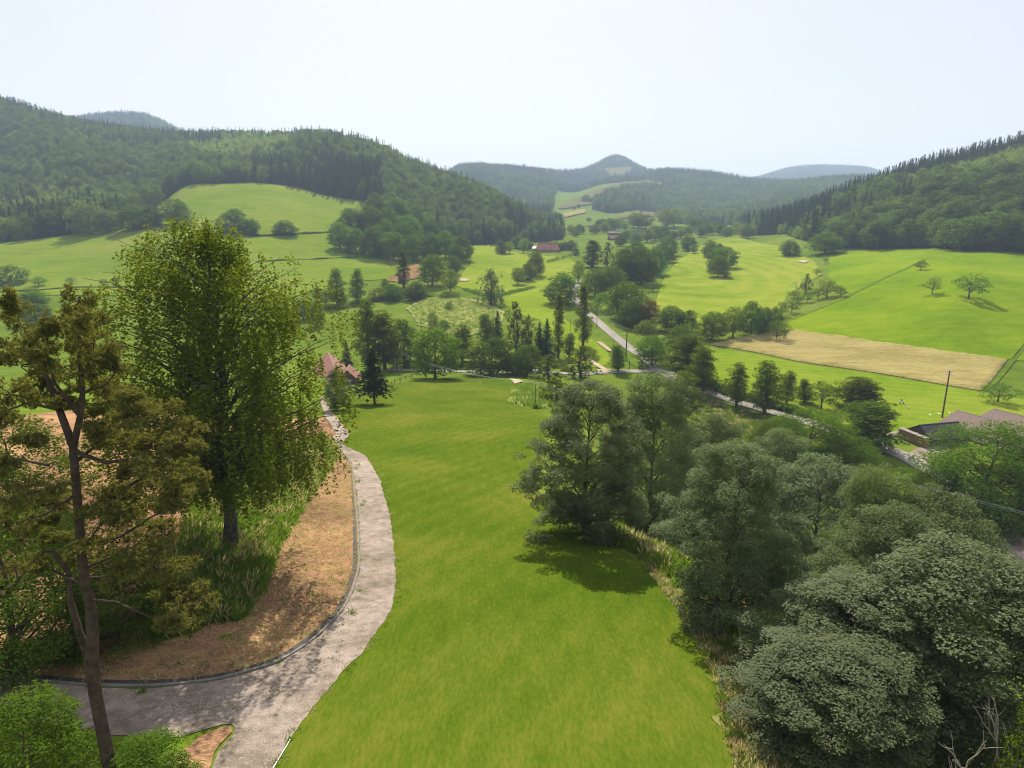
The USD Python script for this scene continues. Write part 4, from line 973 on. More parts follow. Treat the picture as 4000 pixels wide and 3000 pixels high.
# the pine, limb by limb
def ray_point(vx, vy, d):
    yc = (vy - CY) / FV
    return np.array([(vx - CX) / FV / (CP - yc * SP) * d, d, CZ + float(rise(vy)) * d])
def build_pine():
    rng = np.random.default_rng(8)
    d0 = 25.0
    base = at(250, 1715)[0]
    d0 = base[1]
    def path(pts, dd=0.0):
        return np.array([ray_point(x, y, d0 + dd * k / max(1, len(pts) - 1)) for k, (x, y) in enumerate(pts)])
    wood = []
    main = path([(251, 1730), (242, 1680), (226, 1600), (206, 1500), (197, 1430), (200, 1370), (196, 1310), (182, 1250), (175, 1180), (169, 1100), (163, 1030), (158, 965)])
    wood.append(tube(main, [0.36, 0.30, 0.26, 0.25, 0.27, 0.23, 0.20, 0.18, 0.17, 0.16, 0.15, 0.14], 10))
    for pts, r, dd in [([(158, 965), (128, 885), (102, 815), (72, 765), (40, 735)], 0.15, 0.6), ([(158, 965), (172, 905), (178, 850), (172, 780), (170, 700), (172, 640)], 0.13, 0.4), ([(172, 900), (120, 830), (100, 760), (105, 690)], 0.07, -0.8),
                       ([(197, 1435), (172, 1370), (152, 1300), (150, 1240), (118, 1195), (92, 1190)], 0.17, 0.8),
                       ([(163, 1040), (90, 1060), (0, 1085), (-60, 1100)], 0.09, -0.6), ([(160, 975), (230, 1000), (330, 985), (400, 955)], 0.09, -1.2), ([(172, 1125), (250, 1065), (330, 1020), (400, 1010)], 0.10, 1.5),
                       ([(170, 1180), (260, 1160), (330, 1115), (390, 1090)], 0.06, -1.8), ([(178, 1230), (270, 1190), (340, 1150)], 0.05, 1.6), ([(190, 1295), (250, 1300), (330, 1335), (400, 1325)], 0.055, -1.6), ([(184, 1265), (110, 1230), (40, 1210)], 0.06, 1.0),
                       ([(168, 1065), (100, 1110), (30, 1130)], 0.06, -2.0), ([(128, 885), (60, 870), (-20, 900)], 0.07, 1.2), ([(178, 850), (230, 830), (260, 790)], 0.05, -1.0), ([(105, 1005), (40, 992), (-30, 985)], 0.06, 2.0),
                       ([(180, 1250), (280, 1240), (400, 1235)], 0.05, 2.2), ([(175, 1190), (220, 1130), (280, 1105)], 0.05, -2.4), ([(160, 1000), (250, 930), (330, 890)], 0.07, 2.2)]:
        p = path(pts, dd)
        wood.append(tube(p, np.linspace(r, r * 0.3, len(p)), 7))
    cl = [(172, 648, 26, 40), (160, 700, 32, 28), (192, 690, 36, 24), (202, 740, 46, 28), (235, 765, 36, 26), (30, 700, 36, 40), (15, 655, 18, 30), (62, 742, 46, 30), (108, 690, 24, 40), (42, 790, 50, 28), (100, 772, 36, 26),
          (135, 792, 42, 26), (182, 802, 42, 26), (232, 832, 42, 26), (252, 790, 28, 22), (88, 850, 36, 26), (26, 852, 40, 34), (150, 862, 36, 22), (200, 872, 40, 24), (290, 902, 46, 22), (342, 882, 40, 18), (382, 932, 40, 24), (402, 962, 36, 24), (330, 962, 40, 22),
          (352, 1002, 50, 24), (292, 1012, 32, 18), (392, 1012, 32, 22), (412, 1042, 32, 24), (352, 1062, 50, 24), (292, 1052, 36, 20), (250, 1072, 36, 20), (322, 1102, 50, 20), (250, 1122, 40, 22), (382, 1082, 28, 20), (205, 1105, 36, 26), (232, 1172, 50, 22),
          (302, 1182, 50, 20), (352, 1152, 36, 20), (342, 1232, 46, 20), (272, 1242, 40, 22), (182, 1205, 36, 24), (402, 1282, 36, 20), (432, 1312, 30, 20), (382, 1332, 36, 22), (412, 1342, 26, 22), (392, 1232, 32, 16),
          (60, 1062, 56, 26), (18, 1092, 40, 26), (102, 1092, 40, 22), (90, 1132, 32, 18), (38, 1132, 40, 18), (130, 1152, 28, 18), (-20, 1010, 40, 26), (-10, 905, 36, 26), (250, 950, 40, 20), (215, 930, 30, 20), (60, 960, 30, 14), (270, 860, 30, 20), (360, 1290, 30, 16), (60, 1215, 40, 16), (20, 760, 30, 24), (140, 745, 24, 22)]
    P, Nn, Ad = [], [], []
    for vx, vy, rx, ry in cl:
        depth = d0 + rng.uniform(-2.2, 2.2)
        c = ray_point(vx, vy, depth)
        k = (depth * CP + (CZ - c[2]) * SP) / FV
        rx, ry = rx * 1.2, ry * 1.15
        for _ in range(6 if vy < 770 else 9):
            o = ball(rng, 1, 0.45)[0] * [rx * k, rx * k, ry * k]
            cc = c + o * 0.9
            n = 24
            q = cc + ball(rng, n, 0.2) * [rx * k * 0.46, rx * k * 0.46, ry * k * 0.42]
            wood.append(tube([c + (cc - c) * 0.1, cc], [0.022, 0.01], 4))
            ax = unit(unit(q - c) * 0.7 + [0, 0, 0.9] + 0.4 * rng.normal(size=q.shape))
            for _ in range(6):
                dirn = unit(ax * 0.8 + rng.normal(size=q.shape) * 0.7)
                P.append(q + dirn * 0.07); Ad.append(dirn); Nn.append(rng.normal(size=q.shape) + [0, 0, 0.6])
    needles = leaves(np.vstack(P), np.vstack(Nn), 0.22, rng, 0.2, 0.0, np.vstack(Ad))
    b = np.array([base[0], base[1], base[2]])
    p = thing('pine_tree', b, label='gnarled forked pine at the lower left with cloudlike needle tufts', cat='tree')
    w = join(wood)
    obj('trunk', (w[0] - b, w[1]), 'bark_pine', p, smooth=True)
    obj('crown', (needles[0] - b, needles[1]), 'needle_pine', p)
build_pine()

# ------------------------------------------------------------------ kerb, grass tufts, verge
def ribbon(line, w, h, zoff=0.0):
    line = np.asarray(line, float)
    n = np.gradient(line, axis=0); n /= np.linalg.norm(n, axis=1, keepdims=True)
    n = np.stack([-n[:, 1], n[:, 0]], 1)
    a, b = line + n * w / 2, line - n * w / 2
    z = np.maximum(height(a[:, 0], a[:, 1]), height(b[:, 0], b[:, 1])) + zoff
    q = [np.column_stack([a, z - 0.3]), np.column_stack([a, z + h]), np.column_stack([b, z + h]), np.column_stack([b, z - 0.3])]
    m = len(line)
    v = np.stack(q, 1).reshape(-1, 3)
    f = []
    for k in range(3):
        i = np.arange(m - 1) * 4 + k
        f += [np.stack([i, i + 4, i + 5], 1), np.stack([i, i + 5, i + 1], 1)]
    return v, np.vstack(f)
plain('concrete', (0.17, 0.155, 0.135), 0.9, 0.2, 0.2, 2.0)
plain('drain_dark', (0.045, 0.042, 0.040), 0.8, 0.2, 0.2, 2.0)
KB = bend(KERB_W[1:17], 220)
obj('kerb', ribbon(KB, 0.16, 0.12), 'concrete', kind='structure')
nk = np.gradient(KB, axis=0); nk /= np.linalg.norm(nk, axis=1, keepdims=True)
obj('gutter', ribbon(KB + np.stack([nk[:, 1], -nk[:, 0]], 1) * -0.34, 0.34, 0.06), 'drain_dark', kind='structure')
def blades(n, h, spread, seed, w=0.035, lean=0.45):
    r = np.random.default_rng(seed)
    b = np.column_stack([r.normal(size=(n, 2)) * spread, np.zeros(n)])
    a = r.uniform(0, 2 * np.pi, n)
    hh = h * r.uniform(0.5, 1.15, n)
    t = b + np.column_stack([r.normal(size=(n, 2)) * lean * h, hh])
    m = b * 0.45 + t * 0.55 + np.column_stack([np.zeros((n, 2)), hh * 0.08])
    s = np.column_stack([np.cos(a), np.sin(a), 0 * a]) * w
    v = np.stack([b - s, b + s, m + s * 0.8, m - s * 0.8, t], 1).reshape(-1, 3)
    i = np.arange(n)[:, None] * 5
    return v, np.concatenate([i + [0, 1, 2], i + [0, 2, 3], i + [3, 2, 4]])
stage.CreateClassPrim('/World/grass_kinds')
for nm, msh, mt in (('tuft_green', blades(26, 0.55, 0.22, 1), 'blade_green'), ('tuft_dry', blades(24, 0.7, 0.22, 2), 'blade_dry'), ('reed', blades(30, 1.7, 0.5, 3, 0.06, 0.25), 'blade_green'),
                    ('reed_pale', blades(34, 1.3, 0.7, 4, 0.09, 0.4), 'blade_pale'), ('straw', blades(14, 0.16, 0.16, 5, 0.022, 1.6), 'blade_dry'), ('sprout', blades(16, 0.14, 0.14, 6, 0.02, 0.9), 'blade_green')):
    usdkit.mesh(stage, f'/World/grass_kinds/{nm}', msh, L(mt))
def tufts(name, poly, n, mix, smin, smax, label, seed, cat='grass', clump=None):
    r = np.random.default_rng(seed)
    poly = np.asarray(poly)
    lo, hi = poly.min(0), poly.max(0)
    p = np.column_stack([r.uniform(lo[0], hi[0], n * 6), r.uniform(lo[1], hi[1], n * 6)])
    p = p[inside(p[:, 0], p[:, 1], poly)]
    if clump:
        c = meshkit.fbm(np.column_stack([p / clump, 0 * p[:, 0]]), 2, seed)
        p = p[c > 0.5]
    p = p[:n]
    n = len(p)
    path = path_for(name)
    pi = UsdGeom.PointInstancer.Define(stage, path)
    rel = []
    for k, _ in mix:
        c = UsdGeom.Mesh.Define(stage, f'{path}/{k}')
        c.GetPrim().GetReferences().AddInternalReference(f'/World/grass_kinds/{k}')
        rel.append(c.GetPath())
    pi.CreatePrototypesRel().SetTargets(rel)
    w = np.array([x for _, x in mix], float); w /= w.sum()
    pi.CreateProtoIndicesAttr(Vt.IntArray.FromNumpy(r.choice(len(mix), n, p=w).astype(np.int32)))
    pi.CreatePositionsAttr(Vt.Vec3fArray.FromNumpy(np.column_stack([p, height(p[:, 0], p[:, 1])]).astype(np.float32)))
    s = r.uniform(smin, smax, n)
    pi.CreateScalesAttr(Vt.Vec3fArray.FromNumpy(np.column_stack([s, s, s]).astype(np.float32)))
    h = r.uniform(0, np.pi, n)
    pi.CreateOrientationsAttr(Vt.QuathArray([Gf.Quath(float(math.cos(x)), 0.0, 0.0, float(math.sin(x))) for x in h]))
    tag(pi, label, cat, kind='stuff')
VERGE = V((1392, 1208), (1450, 1270), (1540, 1345), (1612, 1410), (1650, 1450), (1680, 1530), (1700, 1659), (1700, 1800), (1600, 1800), (1592, 1659), (1572, 1600), (1558, 1530), (1545, 1460), (1515, 1390), (1465, 1315), (1420, 1258))
tufts('verge_grass', VERGE, 1500, [('tuft_dry', 2), ('tuft_green', 3)], 0.25, 0.8, 'tall dry and green grass along the right edge of the lawn', 1)
BELT = V((1150, 1085), (1200, 1118), (1380, 1205), (1450, 1262), (1625, 1425), (1700, 1560), (1900, 1560), (1700, 1300), (1500, 1150), (1250, 1080))
tufts('belt_grass', BELT, 3500, [('tuft_green', 3), ('tuft_dry', 0.5)], 0.9, 1.7, 'long grass under the belt of maples', 2)
tufts('bank_grass', V((345, 1378), (420, 1362), (520, 1335), (570, 1268), (595, 1190), (636, 1120), (696, 1030), (722, 985), (700, 940), (620, 960), (470, 1010), (420, 1090), (390, 1200), (310, 1300)), 9000, [('tuft_green', 5), ('tuft_dry', 0.6)], 0.7, 1.5, 'long green grass under the big birch', 3)
tufts('mulch_straw', np.vstack([KERB_W[3:17], V((640, 1030), (560, 1250), (430, 1380), (120, 1420))]), 2600, [('straw', 5), ('sprout', 0.5)], 0.7, 1.5, 'loose straw and mown stems lying on the mulch bank', 4)
tufts('reed_bed', V((1105, 868), (1112, 850), (1130, 838), (1155, 832), (1190, 848), (1195, 880), (1165, 884), (1120, 876)), 420, [('reed', 3), ('reed_pale', 1.5)], 0.5, 1.3, 'tall green reeds at the far right corner of the lawn', 6, 'reeds')
tufts('marsh_reeds', V((885, 668), (910, 652), (960, 643), (1035, 655), (1085, 677), (1075, 703), (1020, 722), (960, 720), (908, 703)), 2600, [('reed_pale', 3), ('reed', 2)], 0.5, 1.2, 'pale reeds and rushes of the marsh below the green', 7, 'reeds')
MIDL = bend(V((775, 1005), (797, 1080), (812, 1180), (812, 1260), (790, 1330), (735, 1405), (645, 1475), (560, 1510), (450, 1532), (250, 1532)), 120)
tufts('gravel_weeds', strip(MIDL, 0.9), 1900, [('sprout', 3), ('straw', 1.2)], 0.25, 0.75, 'weeds growing between the wheel tracks of the gravel road', 8, clump=2.2)
tufts('kerb_weeds', strip(KB + np.stack([nk[:, 1], -nk[:, 0]], 1) * 0.75, 0.7), 1700, [('sprout', 4), ('tuft_green', 0.2), ('straw', 0.8)], 0.3, 0.95, 'weeds growing along the kerb', 9, clump=2.5)
tufts('lane_edge_grass', strip(bend(V((738, 958), (792, 985), (825, 1040), (848, 1130), (860, 1250), (853, 1310), (793, 1400), (703, 1500), (623, 1600), (592, 1659), (562, 1800)), 120), 0.5), 1900, [('sprout', 4), ('straw', 1)], 0.4, 1.2, 'ragged grass edge between gravel road and lawn', 11)
tufts('verge_weeds', V((1440, 850), (1500, 852), (1560, 872), (1640, 896), (1720, 925), (1700, 960), (1560, 930), (1480, 900)), 2200, [('tuft_green', 4), ('tuft_dry', 1)], 0.9, 1.8, 'rough grass below the roadside alders', 10)

# ------------------------------------------------------------------ buildings
for nm, c, ro in (('tile_red', (0.20, 0.080, 0.055), 0.8), ('tile_brown', (0.185, 0.125, 0.105), 0.7), ('tile_dark', (0.045, 0.040, 0.042), 0.6), ('plaster_white', (0.72, 0.70, 0.66), 0.9), ('plaster_cream', (0.60, 0.52, 0.42), 0.9),
                  ('timber_dark', (0.060, 0.042, 0.030), 0.8), ('timber', (0.160, 0.105, 0.065), 0.85), ('timber_grey', (0.240, 0.205, 0.170), 0.85), ('log_end', (0.230, 0.140, 0.075), 0.9), ('metal_grey', (0.42, 0.43, 0.45), 0.45), ('glass_dark', (0.03, 0.035, 0.04), 0.15),
                  ('ceramic', (0.70, 0.70, 0.68), 0.3), ('mat_green', (0.10, 0.30, 0.17), 0.9), ('mat_pale', (0.30, 0.40, 0.20), 0.9), ('cloth_white', (0.75, 0.74, 0.72), 0.9), ('cloth_green', (0.05, 0.13, 0.07), 0.9), ('cloth_dark', (0.035, 0.035, 0.045), 0.9),
                  ('skin', (0.48, 0.30, 0.22), 0.6), ('hair', (0.05, 0.035, 0.025), 0.7), ('paint_white', (0.78, 0.78, 0.76), 0.5), ('flag_yellow', (0.65, 0.50, 0.06), 0.7), ('paint_red', (0.40, 0.05, 0.04), 0.4), ('stone', (0.24, 0.22, 0.20), 0.9)):
    plain(nm, c, ro, 0.3, 0.16, 1.2)
def at_h(vx, vy, hgt):
    b = at(vx, vy)[0]
    yc = (vy - CY) / FV
    lo, hi = 15.0, float(b[1])
    for _ in range(50):
        m = 0.5 * (lo + hi)
        x = (vx - CX) / FV / (CP - yc * SP) * m
        if CZ + float(rise(vy)) * m - ground_z((x, m)) > hgt:
            lo = m
        else:
            hi = m
    return np.array([x, m])
def slab(a, b, c, d, th, up=True):
    """A roof plane a-b (ridge) c-d (eave, c under b): thickness th."""
    P = np.array([a, b, c, d], float)
    n = unit(np.cross(P[1] - P[0], P[3] - P[0])); n = n if n[2] > 0 else -n
    v = np.vstack([P + n * th, P])
    f = [[0, 1, 2], [0, 2, 3], [4, 6, 5], [4, 7, 6]]
    for i in range(4):
        j = (i + 1) % 4
        f += [[i, i + 4, j + 4], [i, j + 4, j]]
    m = trimesh.Trimesh(v, f, process=False); m.fix_normals()
    return m
def tiled(a, b, c, d, rows, cols, th=0.06):
    """Courses of tiles: rows of raised overlapping strips cut by upright joints, one mesh."""
    a, b, c, d = (np.asarray(x, float) for x in (a, b, c, d))
    n = unit(np.cross(b - a, d - a)); n = n if n[2] > 0 else -n
    vs, fs, k = [], [], 0
    for r in range(rows):
        u0, u1 = r / rows, (r + 1.12) / rows
        for q in range(cols):
            w0, w1 = q / cols + 0.06 / cols, (q + 0.94) / cols
            pt = lambda w, u: (a + (b - a) * w) * (1 - u) + (d + (c - d) * w) * u
            p = [pt(w0, u0) + n * 0.01, pt(w1, u0) + n * 0.01, pt(w1, min(u1, 1.01)) + n * th, pt(w0, min(u1, 1.01)) + n * th]
            p += [p[2] - n * th, p[3] - n * th]
            vs += p; fs += [[k, k + 2, k + 1], [k, k + 3, k + 2], [k + 3, k + 4, k + 2], [k + 3, k + 5, k + 4]]; k += 6
    m = trimesh.Trimesh(np.array(vs), np.array(fs), process=False)
    if (m.face_normals[0] * n).sum() < 0:
        m.invert()
    return m
def house(name, ridge0, ridge1, half, eave, top, walls, roof, label, group=None, cat='house', tiles=None, windows=(), over=0.5, doors=(), base=None, hip=0.0, chimney=None, wallh=None):
    """A gabled house from its ridge line on the ground: half width, eave and ridge heights. Local axes: x along the ridge, y across."""
    r0, r1 = np.asarray(ridge0, float), np.asarray(ridge1, float)
    c, ln = (r0 + r1) / 2, np.linalg.norm(r1 - r0)
    ang = math.atan2(r1[1] - r0[1], r1[0] - r0[0])
    z0 = min(ground_z(r0), ground_z(r1), ground_z(c)) - 0.2 if base is None else base
    p = thing(name, (c[0], c[1], z0), math.degrees(ang), label=label, cat=cat, group=group)
    h = ln / 2
    gab = [(-half + 0.02, -0.5), (half - 0.02, -0.5), (half - 0.02, eave)] + ([] if hip else [(0, top - 0.1)]) + [(-half + 0.02, eave)]
    prof = trimesh.creation.extrude_polygon(__import__('shapely').Polygon(gab), ln - 2 * over)
    R = np.array([[0, 0, 1, -h + over], [1, 0, 0, 0], [0, 1, 0, 0], [0, 0, 0, 1.0]])
    prof.apply_transform(R)
    obj('wall', prof, walls, p)
    sl = (top - eave) / half
    e = half + over
    ez = eave - over * sl
    rp = None
    for s in (-1, 1):
        a, b = (-h + hip, 0, top), (h - hip, 0, top)
        cc, d = (h, s * e, ez), (-h, s * e, ez)
        rp = obj('roof', slab(a, b, cc, d, 0.12), roof, p)
        if tiles:
            A_, B_, C_, D_ = (np.array(q, float) + [0, 0, 0.13] for q in (a, b, cc, d))
            obj('tile_course', tiled(A_, B_, C_, D_, tiles[0], tiles[1]), roof, rp, kind='stuff')
    obj('ridge_cap', box(0, 0, top + 0.16, ln - 2 * hip, 0.34, 0.16), roof, p)
    if hip:
        for s in (-1, 1):
            v = np.array([[s * (h - hip), 0, top + 0.1], [s * h, -e, ez], [s * h, e, ez]], float)
            v = np.vstack([v, v - [0, 0, 0.12]])
            m = trimesh.Trimesh(v, [[0, 1, 2], [3, 5, 4], [0, 3, 4], [0, 4, 1], [1, 4, 5], [1, 5, 2], [2, 5, 3], [2, 3, 0]], process=False); m.fix_normals()
            obj('roof', m, roof, p)
    if chimney:
        ch = obj('chimney', box(chimney, 0.5, top + 0.3, 0.8, 0.7, 2.0), 'plaster_cream', p)
        obj('chimney_cap', box(chimney, 0.5, top + 1.36, 1.0, 0.9, 0.1), 'stone', ch)
    for face, u, zc, w, hh in windows:      # face: 'l' -y side, 'r' +y side, 'a' -x gable, 'b' +x gable
        if face in 'lr':
            s = -1 if face == 'l' else 1
            f = obj('window', box(u, s * (half + 0.02), zc, w + 0.24, 0.1, hh + 0.24), 'paint_white', p)
            obj('pane', box(u, s * (half + 0.06), zc, w, 0.06, hh), 'glass_dark', f)
        else:
            s = -1 if face == 'a' else 1
            f = obj('window', box(s * (h - over + 0.04), u, zc, 0.1, w + 0.24, hh + 0.24), 'paint_white', p)
            obj('pane', box(s * (h - over + 0.08), u, zc, 0.06, w, hh), 'glass_dark', f)
    for face, u, w, hh in doors:
        s = -1 if face in 'la' else 1
        if face in 'lr':
            obj('door', box(u, s * (half + 0.03), hh / 2, w, 0.1, hh), 'timber_dark', p)
        else:
            obj('door', box(s * (h - over + 0.05), u, hh / 2, 0.1, w, hh), 'timber_dark', p)
    return p
wl = lambda f, us, z, w=1.0, h=1.2: [(f, u, z, w, h) for u in us]
# red roofs beside the lone spruce
ra, rb = at_h(708, 760, 7.6), at_h(748, 790, 7.6)
house('farmhouse', ra, rb, 5.4, 3.0, 7.6, 'plaster_cream', 'tile_red', 'house with a long red tiled roof behind the big birch', tiles=(26, 34), over=0.6, windows=wl('l', (-3, 0, 3), 1.7) + wl('b', (-2, 2), 1.7))
rc, rd = at_h(749, 791, 6.2), at_h(772, 777, 6.2)
house('annexe', rc, rc + (rd - rc) / np.linalg.norm(rd - rc) * 9.0, 3.6, 2.7, 6.2, 'timber_dark', 'tile_red', 'low red tiled annexe with a dark gable next to the lone spruce', cat='house', tiles=(18, 22), windows=wl('a', (0,), 2.0), over=0.5)
# barn with the log pile and the clubhouse at the right
pl_, pr_ = at(1938, 944)[0][:2], at(1997, 969)[0][:2]
g = pr_ - pl_; gl = np.linalg.norm(g); g /= gl
back = np.array([-g[1], g[0]])
back = back if back[1] > 0 else -back
mid = (pl_ + pr_) / 2 + back * 2.2
house('barn', mid, mid + back * 14.0, gl / 2 - 0.4, 2.6, 5.4, 'timber_dark', 'tile_dark', 'dark barn with a steep dark roof behind the log pile', cat='barn', tiles=(20, 26), over=0.4, doors=[('l', 1.0, 2.4, 2.3)])
pile = thing('log_pile', (pl_[0], pl_[1], ground_z(pl_)), math.degrees(math.atan2(g[1], g[0])), label='long stack of cut logs under loose boards at the barn gable', cat='log pile')
rl = np.random.default_rng(3)
logs, k = [], 0
sd = 1 if np.cross(g, back) > 0 else -1
for r in range(9):
    for q in range(int(gl / 0.34)):
        rad = 0.165 * rl.uniform(0.8, 1.04)
        c = trimesh.creation.cylinder(rad, 1.5, sections=7)
        c.apply_transform(trimesh.transformations.rotation_matrix(math.pi / 2, [1, 0, 0]))
        c.apply_translation([0.17 + q * 0.34 + 0.17 * (r % 2), sd * (0.75 + rl.uniform(-0.09, 0.09)), 0.17 + r * 0.285])
        logs.append((q, r, c))
logs.sort(key=lambda t: t[0] + t[1] * 0.01)
lm = [c for _, _, c in logs]
for c in lm[:300]:
    obj('log', c, 'log_end', pile)
if lm[300:]:
    obj('logs', join(lm[300:]), 'log_end', pile, kind='stuff')
for q in range(int(gl / 0.62)):
    bm = box(0, 0, 0, 0.56, 1.9, 0.05)
    bm.apply_transform(trimesh.transformations.euler_matrix(rl.uniform(-0.06, 0.06), rl.uniform(-0.05, 0.05), rl.uniform(-0.06, 0.06)))
    bm.apply_translation([0.3 + q * 0.62, sd * 0.8, 2.82 + rl.uniform(0, 0.08)])
    obj('board', bm, 'timber_grey', pile)
ca, cb = at_h(2067, 885, 5.6), at_h(2216, 925, 5.6)
cdir = (cb - ca) / np.linalg.norm(cb - ca)
house('clubhouse', ca, ca + cdir * 34.0, 8.0, 2.8, 5.6, 'plaster_cream', 'tile_brown', 'long building with a brown tiled roof behind the tree at the right', tiles=(30, 90), over=0.7, windows=wl('l', np.arange(-12, 13, 4), 1.6))
da = at_h(2129, 878, 7.2)
nrm = np.array([-cdir[1], cdir[0]]); nrm = nrm if nrm[1] > 0 else -nrm
house('clubhouse_hall', da, da + cdir * 26.0, 8.5, 3.4, 7.2, 'plaster_white', 'tile_brown', 'higher brown roofed hall standing behind the long clubhouse roof', tiles=(30, 66), over=0.6, hip=2.5)
# far houses
def far_house(x0, y0, x1, y1, hgt, half, eave, walls, roof, label, name='house', **kw):
    house(name, at_h(x0, y0, hgt), at_h(x1, y1, hgt), half, eave, hgt, walls, roof, label, over=0.8, **kw)
q0 = at_h(1156, 524, 11.0)
house('farmhouse', q0, q0 + np.array([30.0, -3.0]), 9.0, 3.6, 11.0, 'timber', 'tile_red', 'big farmhouse with a red and pale hipped roof under the spruce wood', hip=4.0, chimney=3.0, windows=wl('l', np.arange(-11, 12, 3.6), 2.0, 1.2, 1.2) + wl('a', (-3, 0, 3), 2.0))
q1 = at_h(1151, 531, 5.0)
house('shed', q1, q1 + np.array([9.0, -2.0]), 4.5, 2.8, 5.0, 'timber_grey', 'metal_grey', 'pale roofed shed at the left end of the far farmhouse', cat='shed')
for (x, y, w, hgt, half, eave, wm, rm, lab, dx, dy, kw) in [
    (1448, 500, 30, 10, 8, 4.5, 'plaster_white', 'tile_brown', 'white gabled house right of the village garden trees', 22, 12, dict(windows=wl('a', (-3, 0, 3), 2.0) + wl('a', (-1.5, 1.5), 5.0) + wl('l', (-6, -2, 2, 6), 2.0))),
    (1352, 497, 40, 12, 10, 4.0, 'timber_dark', 'tile_dark', 'large dark farmhouse in the middle of the far village', 36, 6, dict(windows=wl('l', np.arange(-12, 13, 4), 2.0))),
    (1315, 509, 16, 6.5, 5, 3.0, 'timber_dark', 'tile_red', 'small red roofed barn at the near edge of the far village', 14, 4, dict(cat='barn')),
    (1412, 488, 16, 9, 6, 5.0, 'plaster_white', 'tile_dark', 'white house highest on the slope of the far village', 16, 2, dict(windows=wl('l', (-4, 0, 4), 2.0) + wl('l', (-4, 0, 4), 4.2))),
    (1505, 497, 16, 8, 6, 4.0, 'plaster_white', 'tile_brown', 'white house at the right end of the far village', 16, 3, dict(windows=wl('l', (-4, 0, 4), 2.0))),
    (1313, 499, 30, 6.0, 5, 3.0, 'timber_dark', 'tile_dark', 'long dark barn behind the small red roofed one', 24, 2, dict(cat='barn')),
    (1328, 364, 6, 8, 7, 4.0, 'plaster_white', 'tile_dark', 'tiny white farmhouse under the pointed far summit', 20, 4, {}),
    (1300, 368, 6, 8, 7, 4.0, 'plaster_white', 'tile_brown', 'tiny pale farmhouse left of the one under the far summit', 18, 4, {})]:
    q = at_h(x, y, hgt)
    house('house', q, q + np.array([dx, dy], float), half, eave, hgt, wm, rm, lab, **kw)

# ------------------------------------------------------------------ poles, wires, golf things, people
def mast(base, top_z, label, r=0.14, arms=(), lean=(0, 0), group=None, stay=False, mat='timber_dark', tip=None):
    b = np.array([base[0], base[1], ground_z(base)])
    h = top_z - b[2]
    p = thing('utility_pole', b, label=label, cat='pole', group=group)
    tipv = np.array([lean[0], lean[1], h])
    obj('post', tube([[0, 0, -0.5], tipv * 0.5, tipv], [r * 1.15, r, r * 0.8], 8), mat, p, smooth=True)
    for zz, half, ang in arms:
        c = tipv * (zz / h)
        d = np.array([math.cos(ang), math.sin(ang), 0])
        am = obj('crossarm', box(c[0], c[1], zz, 2 * half, 0.16, 0.16, ang), 'metal_grey' if mat != 'timber_dark' else 'timber_grey', p)
        for s in (-1, -0.45, 0.45, 1):
            q = c + d * half * s * 0.95 + [0, 0, 0.08]
            obj('insulator', tube([q, q + [0, 0, 0.14], q + [0, 0, 0.3]], [0.05, 0.12, 0.07], 6), 'ceramic', am)
    if stay:
        for s in (-1, 1):
            obj('stay', tube([tipv * 0.8, [s * 1.8, -1.2, 0]], 0.03, 4), 'timber_dark', p)
    return p, b + tipv
def pole_v(vx, vb, vt, label, tvx=None, **kw):
    b = at(vx, vb)[0]
    tz = CZ + float(rise(vt)) * b[1]
    yc = (vt - CY) / FV
    lean = (((tvx if tvx is not None else vx) - CX) / FV / (CP - yc * SP) * b[1] - b[0], 0) if tvx is not None else (0, 0)
    return mast(b[:2], tz, label, lean=lean, **kw)
ar = 0.25
_, T1 = pole_v(1352, 776, 712, 'tall pole with two crossarms beside the valley road', r=0.24, arms=[(9.0, 1.2, ar), (11.6, 1.9, ar)])
_, T2 = pole_v(2035, 903, 801, 'tall wooden pole with double crossarm behind the barn', r=0.24, arms=[(14.6, 1.1, 0.1), (15.6, 1.3, 0.1)])
pole_v(1289, 708, 678, 'thin pole at the left verge of the valley road', r=0.13)
_, T3 = pole_v(1324, 790, 737, 'thin pole behind the young tree near the junction', r=0.14)
pole_v(1359, 801, 778, 'short stayed post near the road junction', r=0.14, stay=True, arms=[(4.0, 0.5, 0.3)])
pole_v(910, 718, 688, 'lone thin pole on the meadow before the marsh', r=0.13)
pole_v(920, 812, 776, 'thin pole left of the round lawn maple', r=0.13)
_, T5 = pole_v(1156, 881, 829, 'thin leaning pole beside the reed bed with its own shadow', r=0.11, arms=[(9.2, 0.6, 0.2)])
pole_v(1232, 716, 690, 'short pole beside the right poplar', r=0.12)
for i, (x, y) in enumerate([(1235, 541), (1237.5, 541), (1330, 524), (1341, 527)]):
    pole_v(x, y, y - 13, ('left', 'right')[i % 2] + ' pole of the pair ' + ('beside the far farmhouse' if i < 2 else 'before the far village'), r=0.16)
ab = at(858, 802)[0]
ah = CZ + float(rise(760)) * ab[1] - ab[2]
ap = thing('double_pole', ab, label='wooden A shaped double pole in front of the dark tree', cat='pole')
obj('post', tube([[-1.2, 0, -0.4], [0, 0, ah]], [0.16, 0.12], 8), 'timber_grey', ap)
obj('post', tube([[1.2, 0, -0.4], [0.1, 0, ah]], [0.16, 0.12], 8), 'timber_grey', ap)
obj('crossarm', box(0, 0, ah + 0.1, 2.6, 0.16, 0.16), 'timber_grey', ap)
obj('brace', box(0, 0, ah * 0.5, 1.5, 0.1, 0.12), 'timber_grey', ap)
T4 = ab + [0, 0, ah + 0.2]
plain('wire', (0.32, 0.31, 0.30), 0.5, 0.5, 0.05)
